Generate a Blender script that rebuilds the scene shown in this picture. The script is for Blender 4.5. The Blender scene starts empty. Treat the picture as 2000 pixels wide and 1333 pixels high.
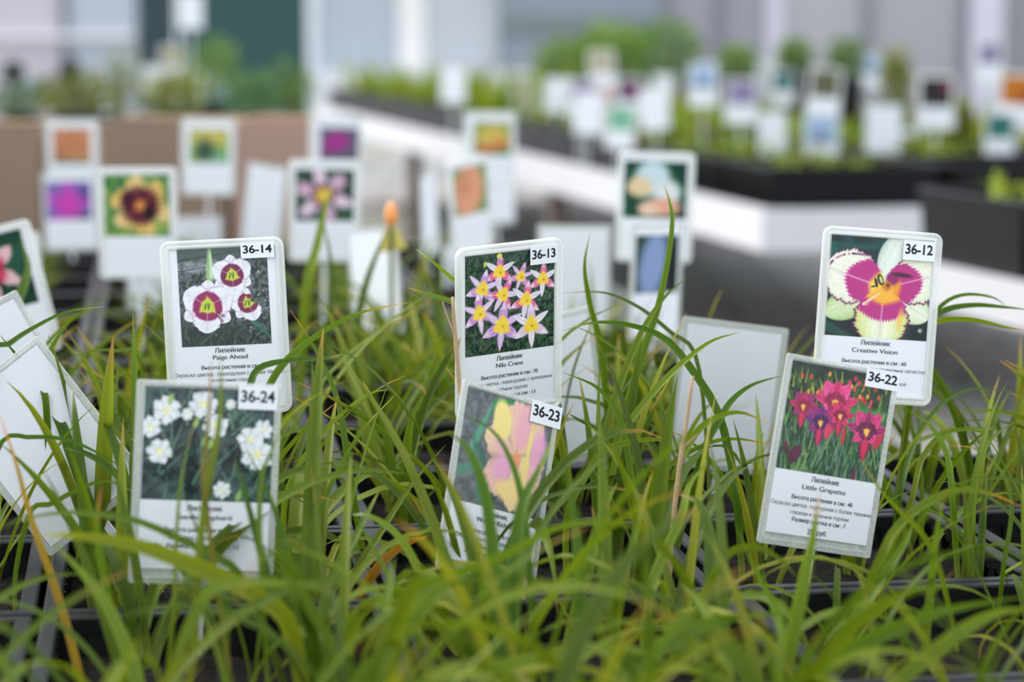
import bpy, bmesh, math, random
import numpy as np
from mathutils import Vector, Matrix, Euler

# ------------------------------------------------------------------ camera, sky, sun, exposure
scene = bpy.context.scene
COL = scene.collection
F_PX, CXP, CYP, CAM_H = 4722.0, 1000.0, 666.5, 0.80
PITCH = math.atan(611.5 / F_PX)
cam_d = bpy.data.cameras.new('camera'); cam = bpy.data.objects.new('camera', cam_d); COL.objects.link(cam)
cam_d.sensor_width = 36.0; cam_d.lens = F_PX * 36.0 / 2000.0
cam.location = (0, 0, CAM_H); cam.rotation_euler = (math.pi / 2 - PITCH, 0, 0)
cam_d.clip_start = 0.02; cam_d.clip_end = 200
cam_d.dof.use_dof = True; cam_d.dof.focus_distance = 1.36; cam_d.dof.aperture_fstop = 5.9
scene.camera = cam
w = bpy.data.worlds.new('overcast'); scene.world = w; w.use_nodes = True
bg = w.node_tree.nodes['Background']; bg.inputs[0].default_value = (0.86, 0.92, 1.0, 1); bg.inputs[1].default_value = 1.0
sun_d = bpy.data.lights.new('sun', 'SUN'); sun = bpy.data.objects.new('sun', sun_d); COL.objects.link(sun)
sun_d.energy = 2.1; sun_d.angle = math.radians(25); sun_d.color = (1.0, 0.95, 0.86)
sun.rotation_euler = Vector((-0.62, 0.30, 0.75)).to_track_quat('Z', 'Y').to_euler()
scene.view_settings.view_transform = 'Standard'; scene.view_settings.look = 'None'
scene.view_settings.gamma = 1.0; scene.view_settings.use_curve_mapping = False
scene.view_settings.exposure = 0.86

FWD = Vector((0, math.cos(PITCH), -math.sin(PITCH))); UPV = Vector((0, math.sin(PITCH), math.cos(PITCH))); RT = Vector((1, 0, 0))
CAMP = Vector((0, 0, CAM_H))
def at(px, py, d):
    return CAMP + d * (FWD + RT * ((px - CXP) / F_PX) + UPV * ((CYP - py) / F_PX))
def proj(p):
    q = p - CAMP; z = q.dot(FWD)
    return CXP + F_PX * q.dot(RT) / z, CYP - F_PX * q.dot(UPV) / z, z
rng = random.Random(7)
TOPZ = 0.44          # bench surface
RIMZ = 0.507         # crate rim
SOILZ = 0.488
PI = math.pi

# ------------------------------------------------------------------ helpers
def lin(c):
    c = np.asarray(c, float) / 255.0
    return np.where(c <= 0.04045, c / 12.92, ((c + 0.055) / 1.055) ** 2.4)
def L4(c):
    a = lin(c); return (float(a[0]), float(a[1]), float(a[2]), 1.0)
MATS = {}
def mat(name, rgb, rough=0.5, spec=0.5, noise=0.0, nscale=30.0, bump=0.0, metal=0.0):
    if name in MATS: return MATS[name]
    m = bpy.data.materials.new(name); m.use_nodes = True; nt = m.node_tree; N = nt.nodes; K = nt.links
    b = N['Principled BSDF']; b.inputs['Roughness'].default_value = rough; b.inputs['Metallic'].default_value = metal
    b.inputs['Specular IOR Level'].default_value = spec; b.inputs['Base Color'].default_value = L4(rgb)
    if noise > 0 or bump > 0:
        tc = N.new('ShaderNodeTexCoord'); nz = N.new('ShaderNodeTexNoise'); nz.inputs['Scale'].default_value = nscale
        nz.inputs['Detail'].default_value = 5; K.new(tc.outputs['Object'], nz.inputs['Vector'])
        if noise > 0:
            mx = N.new('ShaderNodeMix'); mx.data_type = 'RGBA'; c = L4(rgb)
            mx.inputs[6].default_value = tuple(v * (1 - noise) for v in c[:3]) + (1,)
            mx.inputs[7].default_value = tuple(min(1, v * (1 + noise)) for v in c[:3]) + (1,)
            K.new(nz.outputs['Fac'], mx.inputs[0]); K.new(mx.outputs[2], b.inputs['Base Color'])
        if bump > 0:
            bp = N.new('ShaderNodeBump'); bp.inputs['Strength'].default_value = bump; bp.inputs['Distance'].default_value = 0.01
            K.new(nz.outputs['Fac'], bp.inputs['Height']); K.new(bp.outputs['Normal'], b.inputs['Normal'])
    MATS[name] = m; return m
def attr_mat(name, rough=0.5, spec=0.3, transl=0.0, streak=0.0):
    m = bpy.data.materials.new(name); m.use_nodes = True; nt = m.node_tree; N = nt.nodes; K = nt.links
    b = N['Principled BSDF']; b.inputs['Roughness'].default_value = rough; b.inputs['Specular IOR Level'].default_value = spec
    a = N.new('ShaderNodeAttribute'); a.attribute_name = 'Col'; src = a.outputs['Color']
    if streak > 0:
        oi = N.new('ShaderNodeObjectInfo'); hs = N.new('ShaderNodeHueSaturation')
        mr = N.new('ShaderNodeMapRange'); mr.inputs[3].default_value = 1 - streak; mr.inputs[4].default_value = 1 + streak
        K.new(oi.outputs['Random'], mr.inputs[0]); K.new(mr.outputs[0], hs.inputs['Value'])
        K.new(src, hs.inputs['Color']); src = hs.outputs['Color']
    K.new(src, b.inputs['Base Color'])
    if transl > 0:
        t = N.new('ShaderNodeBsdfTranslucent'); K.new(src, t.inputs['Color']); mx = N.new('ShaderNodeMixShader')
        mx.inputs[0].default_value = transl; K.new(b.outputs[0], mx.inputs[1]); K.new(t.outputs[0], mx.inputs[2])
        K.new(mx.outputs[0], N['Material Output'].inputs['Surface'])
    return m
M_LEAF = attr_mat('leaf_blade', 0.48, 0.22, 0.40, 0.16)
M_PRINT = attr_mat('printed_photo', 0.5, 0.12)
def clear_mat(name, fac, rgb, rough, speck=False):
    m = bpy.data.materials.new(name); m.use_nodes = True; nt = m.node_tree; N = nt.nodes; K = nt.links
    b = N['Principled BSDF']; b.inputs['Roughness'].default_value = rough; b.inputs['Base Color'].default_value = L4(rgb)
    t = N.new('ShaderNodeBsdfTransparent'); mx = N.new('ShaderNodeMixShader'); mx.inputs[0].default_value = fac
    if speck:
        tc = N.new('ShaderNodeTexCoord'); nz = N.new('ShaderNodeTexNoise'); nz.inputs['Scale'].default_value = 1400; nz.inputs['Detail'].default_value = 3
        K.new(tc.outputs['Object'], nz.inputs['Vector']); cr = N.new('ShaderNodeValToRGB')
        cr.color_ramp.elements[0].position = 0.42; cr.color_ramp.elements[0].color = L4((194, 197, 192))
        cr.color_ramp.elements[1].position = 0.6; cr.color_ramp.elements[1].color = L4(rgb)
        K.new(nz.outputs['Fac'], cr.inputs[0]); K.new(cr.outputs[0], b.inputs['Base Color'])
    K.new(t.outputs[0], mx.inputs[1]); K.new(b.outputs[0], mx.inputs[2]); K.new(mx.outputs[0], N['Material Output'].inputs['Surface'])
    return m
M_CASE = clear_mat('clear_plastic_rim', 0.5, (236, 238, 234), 0.12)
M_CASE2 = clear_mat('stained_plastic_edge', 0.5, (222, 226, 220), 0.2, True)
def pane_mat():
    m = bpy.data.materials.new('clear_pane'); m.use_nodes = True; nt = m.node_tree; N = nt.nodes; K = nt.links
    N.remove(N['Principled BSDF'])
    t = N.new('ShaderNodeBsdfTransparent'); g = N.new('ShaderNodeBsdfGlossy'); g.inputs['Roughness'].default_value = 0.08
    fr = N.new('ShaderNodeLayerWeight'); fr.inputs['Blend'].default_value = 0.5; mx = N.new('ShaderNodeMixShader')
    pw = N.new('ShaderNodeMath'); pw.operation = 'POWER'; pw.inputs[1].default_value = 5; ml = N.new('ShaderNodeMath'); ml.operation = 'MULTIPLY_ADD'; ml.inputs[1].default_value = 0.6; ml.inputs[2].default_value = 0.014
    K.new(fr.outputs['Facing'], pw.inputs[0]); K.new(pw.outputs[0], ml.inputs[0]); K.new(ml.outputs[0], mx.inputs[0]); K.new(t.outputs[0], mx.inputs[1]); K.new(g.outputs[0], mx.inputs[2])
    K.new(mx.outputs[0], N['Material Output'].inputs['Surface']); return m
M_PANE = pane_mat()
M_PAPER = mat('white_card_paper', (232, 234, 238), 0.6, 0.3)
M_PAPERB = mat('worn_card_paper', (224, 226, 230), 0.6, 0.3, 0.05, 60)
M_INK = mat('black_ink', (14, 14, 24), 0.5, 0.3)
M_STAKE = mat('white_plastic_stake', (226, 228, 230), 0.4)
M_BLACK = mat('black_plastic', (15, 15, 18), 0.45, 0.25, 0.25, 60)
M_GREYP = mat('scuffed_grey_plastic', (112, 114, 120), 0.32, 0.6, 0.15, 80)
M_SOIL = mat('dark_soil', (28, 24, 21), 0.95, 0.1, 0.5, 220, 0.8)
M_WHITE = mat('white_painted_board', (206, 206, 210), 0.5, 0.4, 0.05, 8)

def tag(o, label=None, cat=None, group=None, kind=None):
    if label: o['label'] = label
    if cat: o['category'] = cat
    if group: o['group'] = group
    if kind: o['kind'] = kind
    return o
def link(name, data, parent=None, loc=None, rot=None):
    o = bpy.data.objects.new(name, data); COL.objects.link(o)
    if parent: o.parent = parent
    if loc is not None: o.location = loc
    if rot is not None: o.rotation_euler = rot
    return o
def root(name, loc, rot=(0, 0, 0)):
    o = link(name, None, None, loc, rot); o.empty_display_size = 0.02; return o
def mesh(name, verts, faces, m=None, cols=None, smooth=False):
    me = bpy.data.meshes.new(name); me.from_pydata([tuple(v) for v in verts], [], faces); me.update()
    if m: me.materials.append(m)
    if cols is not None:
        a = me.color_attributes.new('Col', 'FLOAT_COLOR', 'POINT')
        c = np.ones((len(verts), 4), np.float32); c[:, :3] = cols; a.data.foreach_set('color', c.ravel())
    if smooth: me.polygons.foreach_set('use_smooth', [True] * len(me.polygons))
    return me
BOXF = [(0, 3, 2, 1), (4, 5, 6, 7), (0, 1, 5, 4), (1, 2, 6, 5), (2, 3, 7, 6), (3, 0, 4, 7)]
def boxes(name, lst, m, bevel=0.0):
    vs, fs = [], []
    for (x0, x1, y0, y1, z0, z1) in lst:
        k = len(vs)
        vs += [(x0, y0, z0), (x1, y0, z0), (x1, y1, z0), (x0, y1, z0), (x0, y0, z1), (x1, y0, z1), (x1, y1, z1), (x0, y1, z1)]
        fs += [tuple(k + i for i in f) for f in BOXF]
    me = mesh(name, vs, fs, m)
    if bevel > 0:
        bm = bmesh.new(); bm.from_mesh(me)
        bmesh.ops.bevel(bm, geom=bm.edges[:] , offset=bevel, segments=2, affect='EDGES', profile=0.5)
        bm.to_mesh(me); bm.free(); me.update()
    return me
def ordinal(n):
    return ['first', 'second', 'third', 'fourth', 'fifth', 'sixth', 'seventh', 'eighth', 'ninth', 'tenth', 'eleventh', 'twelfth', 'thirteenth',
            'fourteenth', 'fifteenth', 'sixteenth', 'seventeenth', 'eighteenth', 'nineteenth', 'twentieth'][n]

# ------------------------------------------------------------------ setting: floor and far greenhouse wall
fl = link('floor', mesh('floor', [(-14, -3, 0), (14, -3, 0), (14, 26, 0), (-14, 26, 0)], [(0, 1, 2, 3)], None)); tag(fl, 'grey concrete slab floor under the benches', kind='structure')
def floor_mat():
    m = bpy.data.materials.new('concrete_slabs'); m.use_nodes = True; nt = m.node_tree; N = nt.nodes; K = nt.links
    b = N['Principled BSDF']; b.inputs['Roughness'].default_value = 0.85
    tc = N.new('ShaderNodeTexCoord'); br = N.new('ShaderNodeTexBrick'); br.inputs['Scale'].default_value = 1.2; br.offset = 0.5
    br.inputs['Color1'].default_value = L4((160, 155, 152)); br.inputs['Color2'].default_value = L4((142, 138, 136)); br.inputs['Mortar'].default_value = L4((104, 101, 99))
    br.inputs['Mortar Size'].default_value = 0.03
    K.new(tc.outputs['Object'], br.inputs['Vector']); nz = N.new('ShaderNodeTexNoise'); nz.inputs['Scale'].default_value = 0.6
    K.new(tc.outputs['Object'], nz.inputs['Vector']); mx = N.new('ShaderNodeMix'); mx.data_type = 'RGBA'; mx.blend_type = 'MULTIPLY'; mx.inputs[0].default_value = 0.35
    K.new(br.outputs['Color'], mx.inputs[6]); K.new(nz.outputs['Color'], mx.inputs[7]); K.new(mx.outputs[2], b.inputs['Base Color']); return m
fl.data.materials.append(floor_mat())

WZ = 22.0
def WX(px): return (px - CXP) / F_PX * WZ
wall = root('wall_back', (0, WZ, 0)); tag(wall, 'pale translucent greenhouse wall of upright sheets', kind='structure')
PANELS = [(-300, 130, (212, 206, 214)), (140, 275, (196, 204, 214)), (622, 780, (188, 198, 206)), (832, 965, (202, 206, 212)),
          (975, 1300, (150, 158, 168)), (1306, 1395, (168, 164, 174)), (1408, 1490, (166, 164, 176)), (1525, 1680, (186, 184, 188)),
          (1697, 1870, (178, 177, 180)), (1950, 2300, (150, 150, 152))]
for a, b, c in PANELS:
    o = link('wall_panel', boxes('wall_panel', [(WX(a), WX(b), 0, 0.02, 0.05, 3.0)], mat('sheet_%d_%d_%d' % c, tuple(v * .9 for v in c), 0.35, 0.4, 0.06, 1.3)), wall)
for a, b, c in [(130, 140, (96, 98, 108)), (604, 622, (222, 226, 230)), (780, 832, (226, 224, 220)), (965, 975, (170, 176, 180)), (1300, 1306, (120, 118, 128)),
                (1395, 1408, (120, 122, 128)), (1490, 1525, (198, 196, 206)), (1680, 1697, (126, 126, 132)), (1870, 1885, (112, 110, 124)), (1885, 1950, (202, 200, 210))]:
    link('wall_post', boxes('wall_post', [(WX(a), WX(b), -0.06, 0.04, 0, 3.0)], mat('post_%d_%d_%d' % c, c, 0.4, 0.5)), wall)
link('wall_rail', boxes('wall_rail', [(WX(975), WX(1300), -0.05, 0.0, CAM_H + (55 - 62) / F_PX * WZ, CAM_H + (55 - 32) / F_PX * WZ)], mat('dull_green_rail', (112, 124, 122), 0.5)), wall)
link('wall_rail', boxes('wall_rail', [(WX(-300), WX(270), -0.08, 0.0, CAM_H - 0.1, CAM_H - 0.04)], mat('white_rail', (228, 224, 228), 0.4)), wall)
link('wall_base', boxes('wall_base', [(WX(622), WX(1040), -0.5, 0.0, 0.0, 0.42)], mat('white_low_wall', (222, 222, 226), 0.6, 0.3, 0.05, 3)), wall)
door = root('door_1', (WX(440), WZ - 0.03, 0)); tag(door, 'dark green double gate in the greenhouse wall', kind='structure')
M_DOOR = mat('dark_green_paint', (34, 74, 70), 0.45, 0.4, 0.06, 2); M_DOOR2 = mat('darker_green_paint', (36, 60, 64), 0.45, 0.4, 0.06, 2)
dx0, dx1 = WX(276) - WX(440), WX(604) - WX(440); xm = WX(352) - WX(440)
link('door_leaf', boxes('door_leaf', [(dx0, xm - 0.01, 0, 0.04, 0.03, 2.3)], M_DOOR2), door)
link('door_leaf', boxes('door_leaf', [(xm + 0.01, dx1, 0, 0.04, 0.03, 2.3)], M_DOOR), door)
link('door_handle', boxes('door_handle', [(xm + 0.06, xm + 0.09, -0.06, 0, 1.05, 1.25)], M_GREYP, 0.005), door)

# ------------------------------------------------------------------ benches
def bench(loc, ang, W, Ln, label, legs_y, fh=.082, lx=.03, bm_=None):
    r = root('bench', (loc[0], loc[1], 0), (0, 0, ang)); tag(r, label, 'bench')
    link('bench_top', boxes('bench_top', [(0.02, W - 0.02, 0.02, Ln - 0.02, TOPZ - 0.03, TOPZ)], mat('grey_bench_sheet', (58, 58, 60), .6, .3, .1, 20)), r)
    for bx in [(0, W, 0, 0.022, TOPZ - fh, TOPZ + 0.002), (0, W, Ln - 0.022, Ln, TOPZ - fh, TOPZ + 0.002),
               (0, 0.022, 0.0225, Ln - 0.0225, TOPZ - fh, TOPZ + 0.002), (W - 0.022, W, 0.0225, Ln - 0.0225, TOPZ - fh, TOPZ + 0.002)]:
        link('side_board', boxes('side_board', [bx], bm_ or M_WHITE), r)
    M_LEG = mat('grey_brown_post', (118, 104, 96), 0.6)
    for y in legs_y:
        for x in (lx, W - 0.08):
            link('leg', boxes('leg', [(x, x + 0.05, y, y + 0.05, 0, TOPZ - 0.03)], M_LEG), r)
    return r
A1 = math.radians(8.5); R1 = Vector((-math.sin(A1), math.cos(A1), 0)); P1 = Vector((math.cos(A1), math.sin(A1), 0)); O1 = Vector((-0.239, 1.19, 0))
CW, CD = 0.178, 0.188
p0 = O1 + P1 * (-0.72) + R1 * (-0.62)
bench(p0, A1, 0.72 + 0.70, 3.35, 'dark grey bench in front under the sharp daylily labels', (0.1, 1.6, 3.2), bm_=mat('dark_grey_board', (60, 60, 62), .6))
A2 = math.radians(12.2); R2 = Vector((-math.sin(A2), math.cos(A2), 0)); P2 = Vector((math.cos(A2), math.sin(A2), 0)); O2 = Vector((0.497, 4.79, 0))
bench(O2, A2, 1.25, 6.6, 'long white-edged bench behind at right full of labelled pots', (0.9, 1.98, 4.3, 6.4))
A3 = math.radians(16.0); R3 = Vector((-math.sin(A3), math.cos(A3), 0)); P3 = Vector((math.cos(A3), math.sin(A3), 0)); O3 = Vector((1.01, 2.40, 0))
bench(O3, A3, 0.8, 1.42, 'white-edged bench cut by the right frame edge with black crates', (0.1, 1.2), .064, .45)
A4 = math.radians(8.0); O4 = Vector((-1.95, 6.0, 0))
bench(O4, A4, 1.5, 2.4, 'bench behind the cardboard boxes at left with leafy plants', (0.1, 2.2))

# ------------------------------------------------------------------ crates
def crate_meshes(wx, wy, hz):
    t, tp = 0.002, 0.006
    def ring(ix, iy, z): return [(-wx / 2 + ix, -wy / 2 + iy, z), (wx / 2 - ix, -wy / 2 + iy, z), (wx / 2 - ix, wy / 2 - iy, z), (-wx / 2 + ix, wy / 2 - iy, z)]
    vs = ring(tp + .004, tp + .004, 0) + ring(.004, .004, hz - .002) + ring(.004 + t, .004 + t, hz - .002) + ring(tp + .004 + t, tp + .004 + t, t)
    fs = [(3, 2, 1, 0)]
    for k in range(3):
        for i in range(4): fs.append((4 * k + i, 4 * k + (i + 1) % 4, 4 * k + 4 + (i + 1) % 4, 4 * k + 4 + i))
    fs.append((12, 13, 14, 15))
    shell = mesh('crate_shell', vs, fs, M_BLACK)
    vs = ring(0, 0, hz - .009) + ring(0, 0, hz - .001) + ring(.0012, .0012, hz) + ring(.0075, .0075, hz) + ring(.0085, .0085, hz - .001) + ring(.0085, .0085, hz - .009)
    fs = []
    for k in range(6):
        for i in range(4):
            a = 4 * k; b = 4 * ((k + 1) % 6); fs.append((a + i, a + (i + 1) % 4, b + (i + 1) % 4, b + i))
    rim = mesh('crate_rim', vs, fs, M_BLACK)
    ribs = []
    n = 9
    for i in range(n):
        s = -wx / 2 + .02 + (wx - .04) * i / (n - 1); s2 = -wy / 2 + .02 + (wy - .04) * i / (n - 1)
        ribs += [(s - .0015, s + .0015, -wy / 2 + .0012, -wy / 2 + .0095, .004, hz - .0065), (s - .0015, s + .0015, wy / 2 - .0095, wy / 2 - .0012, .004, hz - .0065)]
        ribs += [(-wx / 2 + .0012, -wx / 2 + .0095, s2 - .0015, s2 + .0015, .004, hz - .0065), (wx / 2 - .0095, wx / 2 - .0012, s2 - .0015, s2 + .0015, .004, hz - .0065)]
    rib = boxes('crate_ribs', ribs, M_BLACK)
    g = 8; vs, fs = [], []
    rr = random.Random(3)
    for j in range(g + 1):
        for i in range(g + 1):
            vs.append(((i / g - .5) * (wx - .02), (j / g - .5) * (wy - .02), hz - .02 + rr.uniform(-.005, .004)))
    for j in range(g):
        for i in range(g): k = j * (g + 1) + i; fs.append((k, k + 1, k + g + 2, k + g + 1))
    soil = mesh('crate_soil', vs, fs, M_SOIL, None, True)
    # curved grey carrying bracket (on the front-left corner of a crate)
    prof = [(0, hz + .004), (.004, hz + .006), (.009, hz + .002), (.011, hz - .02), (.0095, hz - .045), (.013, .004)]
    vs, fs = [], []
    for k, (d, z) in enumerate(prof):
        wd = .0042 - .0004 * k
        vs += [(-wd, -d, z), (wd, -d, z), (wd, -d + .0018, z - .001), (-wd, -d + .0018, z - .001)]
    for k in range(len(prof) - 1):
        for i in range(4): fs.append((4 * k + i, 4 * k + (i + 1) % 4, 4 * k + 4 + (i + 1) % 4, 4 * k + 4 + i))
    fs += [(3, 2, 1, 0), tuple(4 * (len(prof) - 1) + i for i in range(4))]
    brk = mesh('crate_bracket', vs, fs, M_GREYP)
    return shell, rim, rib, soil, brk
CM1 = crate_meshes(CW - 0.004, CD - 0.004, RIMZ - TOPZ)
CM2 = crate_meshes(0.355, 0.36, 0.082)
CM3 = crate_meshes(0.30, 0.34, 0.112)
def crate(cm, loc, rz, label, group, near, brackets=()):
    r = root('plant_crate', loc, (0, 0, rz)); tag(r, label, 'crate', group)
    link('shell', cm[0], r); link('rim', cm[1], r); link('soil', cm[3], r)
    if near: link('ribs', cm[2], r)
    for (x, y, a) in brackets: link('bracket', cm[4], r, (x, y, 0), (0, 0, a))
    return r

# ------------------------------------------------------------------ leaves
TONES = [(140, 160, 36), (120, 144, 34), (160, 174, 62), (98, 124, 38), (168, 170, 54), (124, 150, 46), (112, 136, 56)]
def leaf_strip(pts, wid, side_f, cols, fold=0.22):
    """pts: centre line, wid: full widths, side_f(i,t)->side vector, cols: per point colours -> verts, faces, colours"""
    n = len(pts); vs, fs, cs = [], [], []
    for i in range(n):
        t = (pts[min(i + 1, n - 1)] - pts[max(i - 1, 0)]).normalized()
        s = side_f(i, t); nn = t.cross(s).normalized(); hw = wid[i] / 2
        vs += [pts[i] - s * hw + nn * (hw * fold * 2), pts[i] - s * (hw * .5) + nn * (hw * fold * .7), pts[i], pts[i] + s * (hw * .5) + nn * (hw * fold * .7), pts[i] + s * hw + nn * (hw * fold * 2)]
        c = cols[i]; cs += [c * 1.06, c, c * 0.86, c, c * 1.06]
    for i in range(n - 1):
        for k in range(4): fs.append((5 * i + k, 5 * i + k + 1, 5 * i + k + 6, 5 * i + k + 5))
    return vs, fs, cs
def width_profile(n, wmax, base=.75):
    out = []
    for i in range(n):
        s = i / (n - 1); v = base + (1 - base) * min(1, s / .3)
        if s > .45: v *= max(0.03, 1 - ((s - .45) / .55) ** 1.8)
        out.append(wmax * v)
    return out
def tone_cols(n, tone, tip=None, tipfrac=.12, rr=rng):
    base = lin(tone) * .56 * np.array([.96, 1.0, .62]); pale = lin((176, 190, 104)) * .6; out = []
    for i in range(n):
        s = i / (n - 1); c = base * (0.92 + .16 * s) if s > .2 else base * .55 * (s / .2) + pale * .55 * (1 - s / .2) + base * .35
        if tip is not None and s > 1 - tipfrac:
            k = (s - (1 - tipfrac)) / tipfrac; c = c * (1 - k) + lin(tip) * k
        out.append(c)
    return out
def arc_line(L, tilt, bend, n, rr, droop=1.6, wob=.02):
    p = Vector((0, 0, 0)); pts = [p.copy()]; y = 0; wv = rr.uniform(-1, 1) * wob
    for i in range(1, n):
        s = (i - .5) / (n - 1); a = tilt + bend * s ** droop; d = L / (n - 1)
        p = p + Vector((math.sin(a) * d, wv * d * s * 6, math.cos(a) * d)); pts.append(p.copy())
    return pts
def random_leaf(rr, n=11, L=None, fine=False):
    L = L or rr.uniform(.14, .245); tilt = math.radians(rr.uniform(3, 34)); bend = math.radians(rr.choice([rr.uniform(10, 50), rr.uniform(40, 100), rr.uniform(90, 160)]))
    pts = arc_line(L, tilt, bend, n, rr); wm = rr.uniform(.0052, .0100)
    tw = rr.uniform(-1.1, 1.1); ph = rr.uniform(-.4, .4)
    def sf(i, t):
        a = ph + tw * i / n; s = Vector((0, 1, 0)); b = t.cross(s).normalized(); s = (s * math.cos(a) + b * math.sin(a)); s = (s - t * s.dot(t)).normalized(); return s
    tip = rr.choice([None, None, (196, 170, 70), (200, 140, 60), (168, 120, 70)])
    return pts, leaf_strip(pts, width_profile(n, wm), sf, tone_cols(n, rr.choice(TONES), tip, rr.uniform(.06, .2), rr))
LV = []
rl = random.Random(11)
for k in range(42):
    pts, (vs, fs, cs) = random_leaf(rl)
    LV.append((pts, mesh('leaf', vs, fs, M_LEAF, np.array(cs), True)))
def foliage_mesh(name, seed, n, spread, hscale, seg=6, wscale=1.0, tones=TONES):
    rr = random.Random(seed); V, Fc, Cc = [], [], []
    for k in range(n):
        L = rr.uniform(.12, .22) * hscale; pts = arc_line(L, math.radians(rr.uniform(2, 40)), math.radians(rr.uniform(10, 130)), seg, rr)
        def sf(i, t, q=rr.uniform(-.6, .6)):
            s = Vector((0, 1, 0)); b = t.cross(s); s = s * math.cos(q) + b * math.sin(q); return (s - t * s.dot(t)).normalized()
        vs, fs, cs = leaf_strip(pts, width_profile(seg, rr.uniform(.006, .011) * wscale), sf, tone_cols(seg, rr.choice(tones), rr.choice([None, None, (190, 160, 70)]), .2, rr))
        M = Matrix.Translation((rr.uniform(-1, 1) * spread, rr.uniform(-1, 1) * spread, 0)) @ Matrix.Rotation(rr.uniform(0, 2 * PI), 4, 'Z')
        o = len(V); V += [M @ v for v in vs]; Fc += [tuple(o + i for i in f) for f in fs]; Cc += cs
    return mesh(name, V, Fc, M_LEAF, np.array(Cc), True)

# ------------------------------------------------------------------ label cards : poses
CARD_W, CARD_H = 0.0715, 0.1015
def simple_pose(px, py, wpx, roll=0, yaw=0, lean=0, wc=CARD_W):
    Z = F_PX * wc / wpx; c = at(px, py, Z)
    return (c.x, c.y, c.z, math.radians(lean), math.radians(roll), math.radians(yaw))
POSE = {
    '36-14': (-0.1648, 1.3836, 0.629, -0.0548, -0.0487, -0.0237),
    '36-13': (-0.0017, 1.3823, 0.6279, 0.0866, -0.0498, 0.5529),
    '36-12': (0.213, 1.401, 0.6331, -0.0924, 0.0793, 0.1048),
    '36-22': (0.1692, 1.2729, 0.5728, -0.0723, 0.2115, 0.4123),
    '36-23': (-0.0071, 1.2806, 0.5558, -0.1549, 0.3205, 0.6956),
    '36-24': (-0.1521, 1.18, 0.5758, -0.0359, 0.0627, 0.1537),
}
def card_poly(pose, wc=CARD_W, hc=CARD_H):
    R = Euler(pose[3:6]).to_matrix(); c = Vector(pose[:3])
    return [proj(c + R @ Vector((sx * wc / 2, 0, sz * hc / 2))) for sx, sz in ((-1, 1), (1, 1), (1, -1), (-1, -1))]
def in_poly(x, y, P):
    s = 0
    for i in range(4):
        x0, y0, _ = P[i]; x1, y1, _ = P[(i + 1) % 4]
        s += 1 if (x1 - x0) * (y - y0) - (y1 - y0) * (x - x0) > 0 else 0
    return s in (0, 4)
KEEP = [(card_poly(POSE[k]), POSE[k][1], lim) for k, lim in (('36-14', 9999), ('36-13', 9999), ('36-12', 9999), ('36-22', 9999), ('36-23', 1000), ('36-24', 1010))]
KEEP.append((card_poly((0.1445, 1.6112, 0.5534, -0.014, 0.1155, -0.0756)), 1.61, 760))

# ------------------------------------------------------------------ front bench crates and daylilies
ROWN = {-2: 'nearest row along the picture bottom', -1: 'row in front of the 36-24 label', 0: 'row holding the 36-24 and 36-22 labels', 1: 'row just behind the 36-13 label',
        2: 'second row behind the 36-13 label', 3: 'third row behind the 36-13 label', 4: 'fourth row behind the 36-13 label', 5: 'fifth row behind the 36-13 label',
        6: 'sixth row behind the 36-13 label', 7: 'seventh row behind the 36-13 label', 8: 'eighth row behind the 36-13 label', 9: 'ninth row behind the 36-13 label', 10: 'row before the cardboard boxes'}
FOL = [foliage_mesh('daylily_foliage', 100 + k, 26, .05, 1.0, 7) for k in range(5)]
def leaf_ok(world_pts):
    for p in world_pts:
        x, y, z = proj(p)
        if y < 560 and z < 1.9: return False
        if z < 1.16 and y < 1090 and rng.random() < .35: return False
        if x < 330 and y > 880 and z < 1.35 and rng.random() < .22: return False
        if 1400 < x < 2000 and 980 < y < 1150 and z < 1.3 and rng.random() < .2: return False
        for P, Y, lim in KEEP:
            if p.y < Y + .01 and y < lim and in_poly(x, y, P): return False
    return True
n_plants = 0
rowcount = {}
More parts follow.
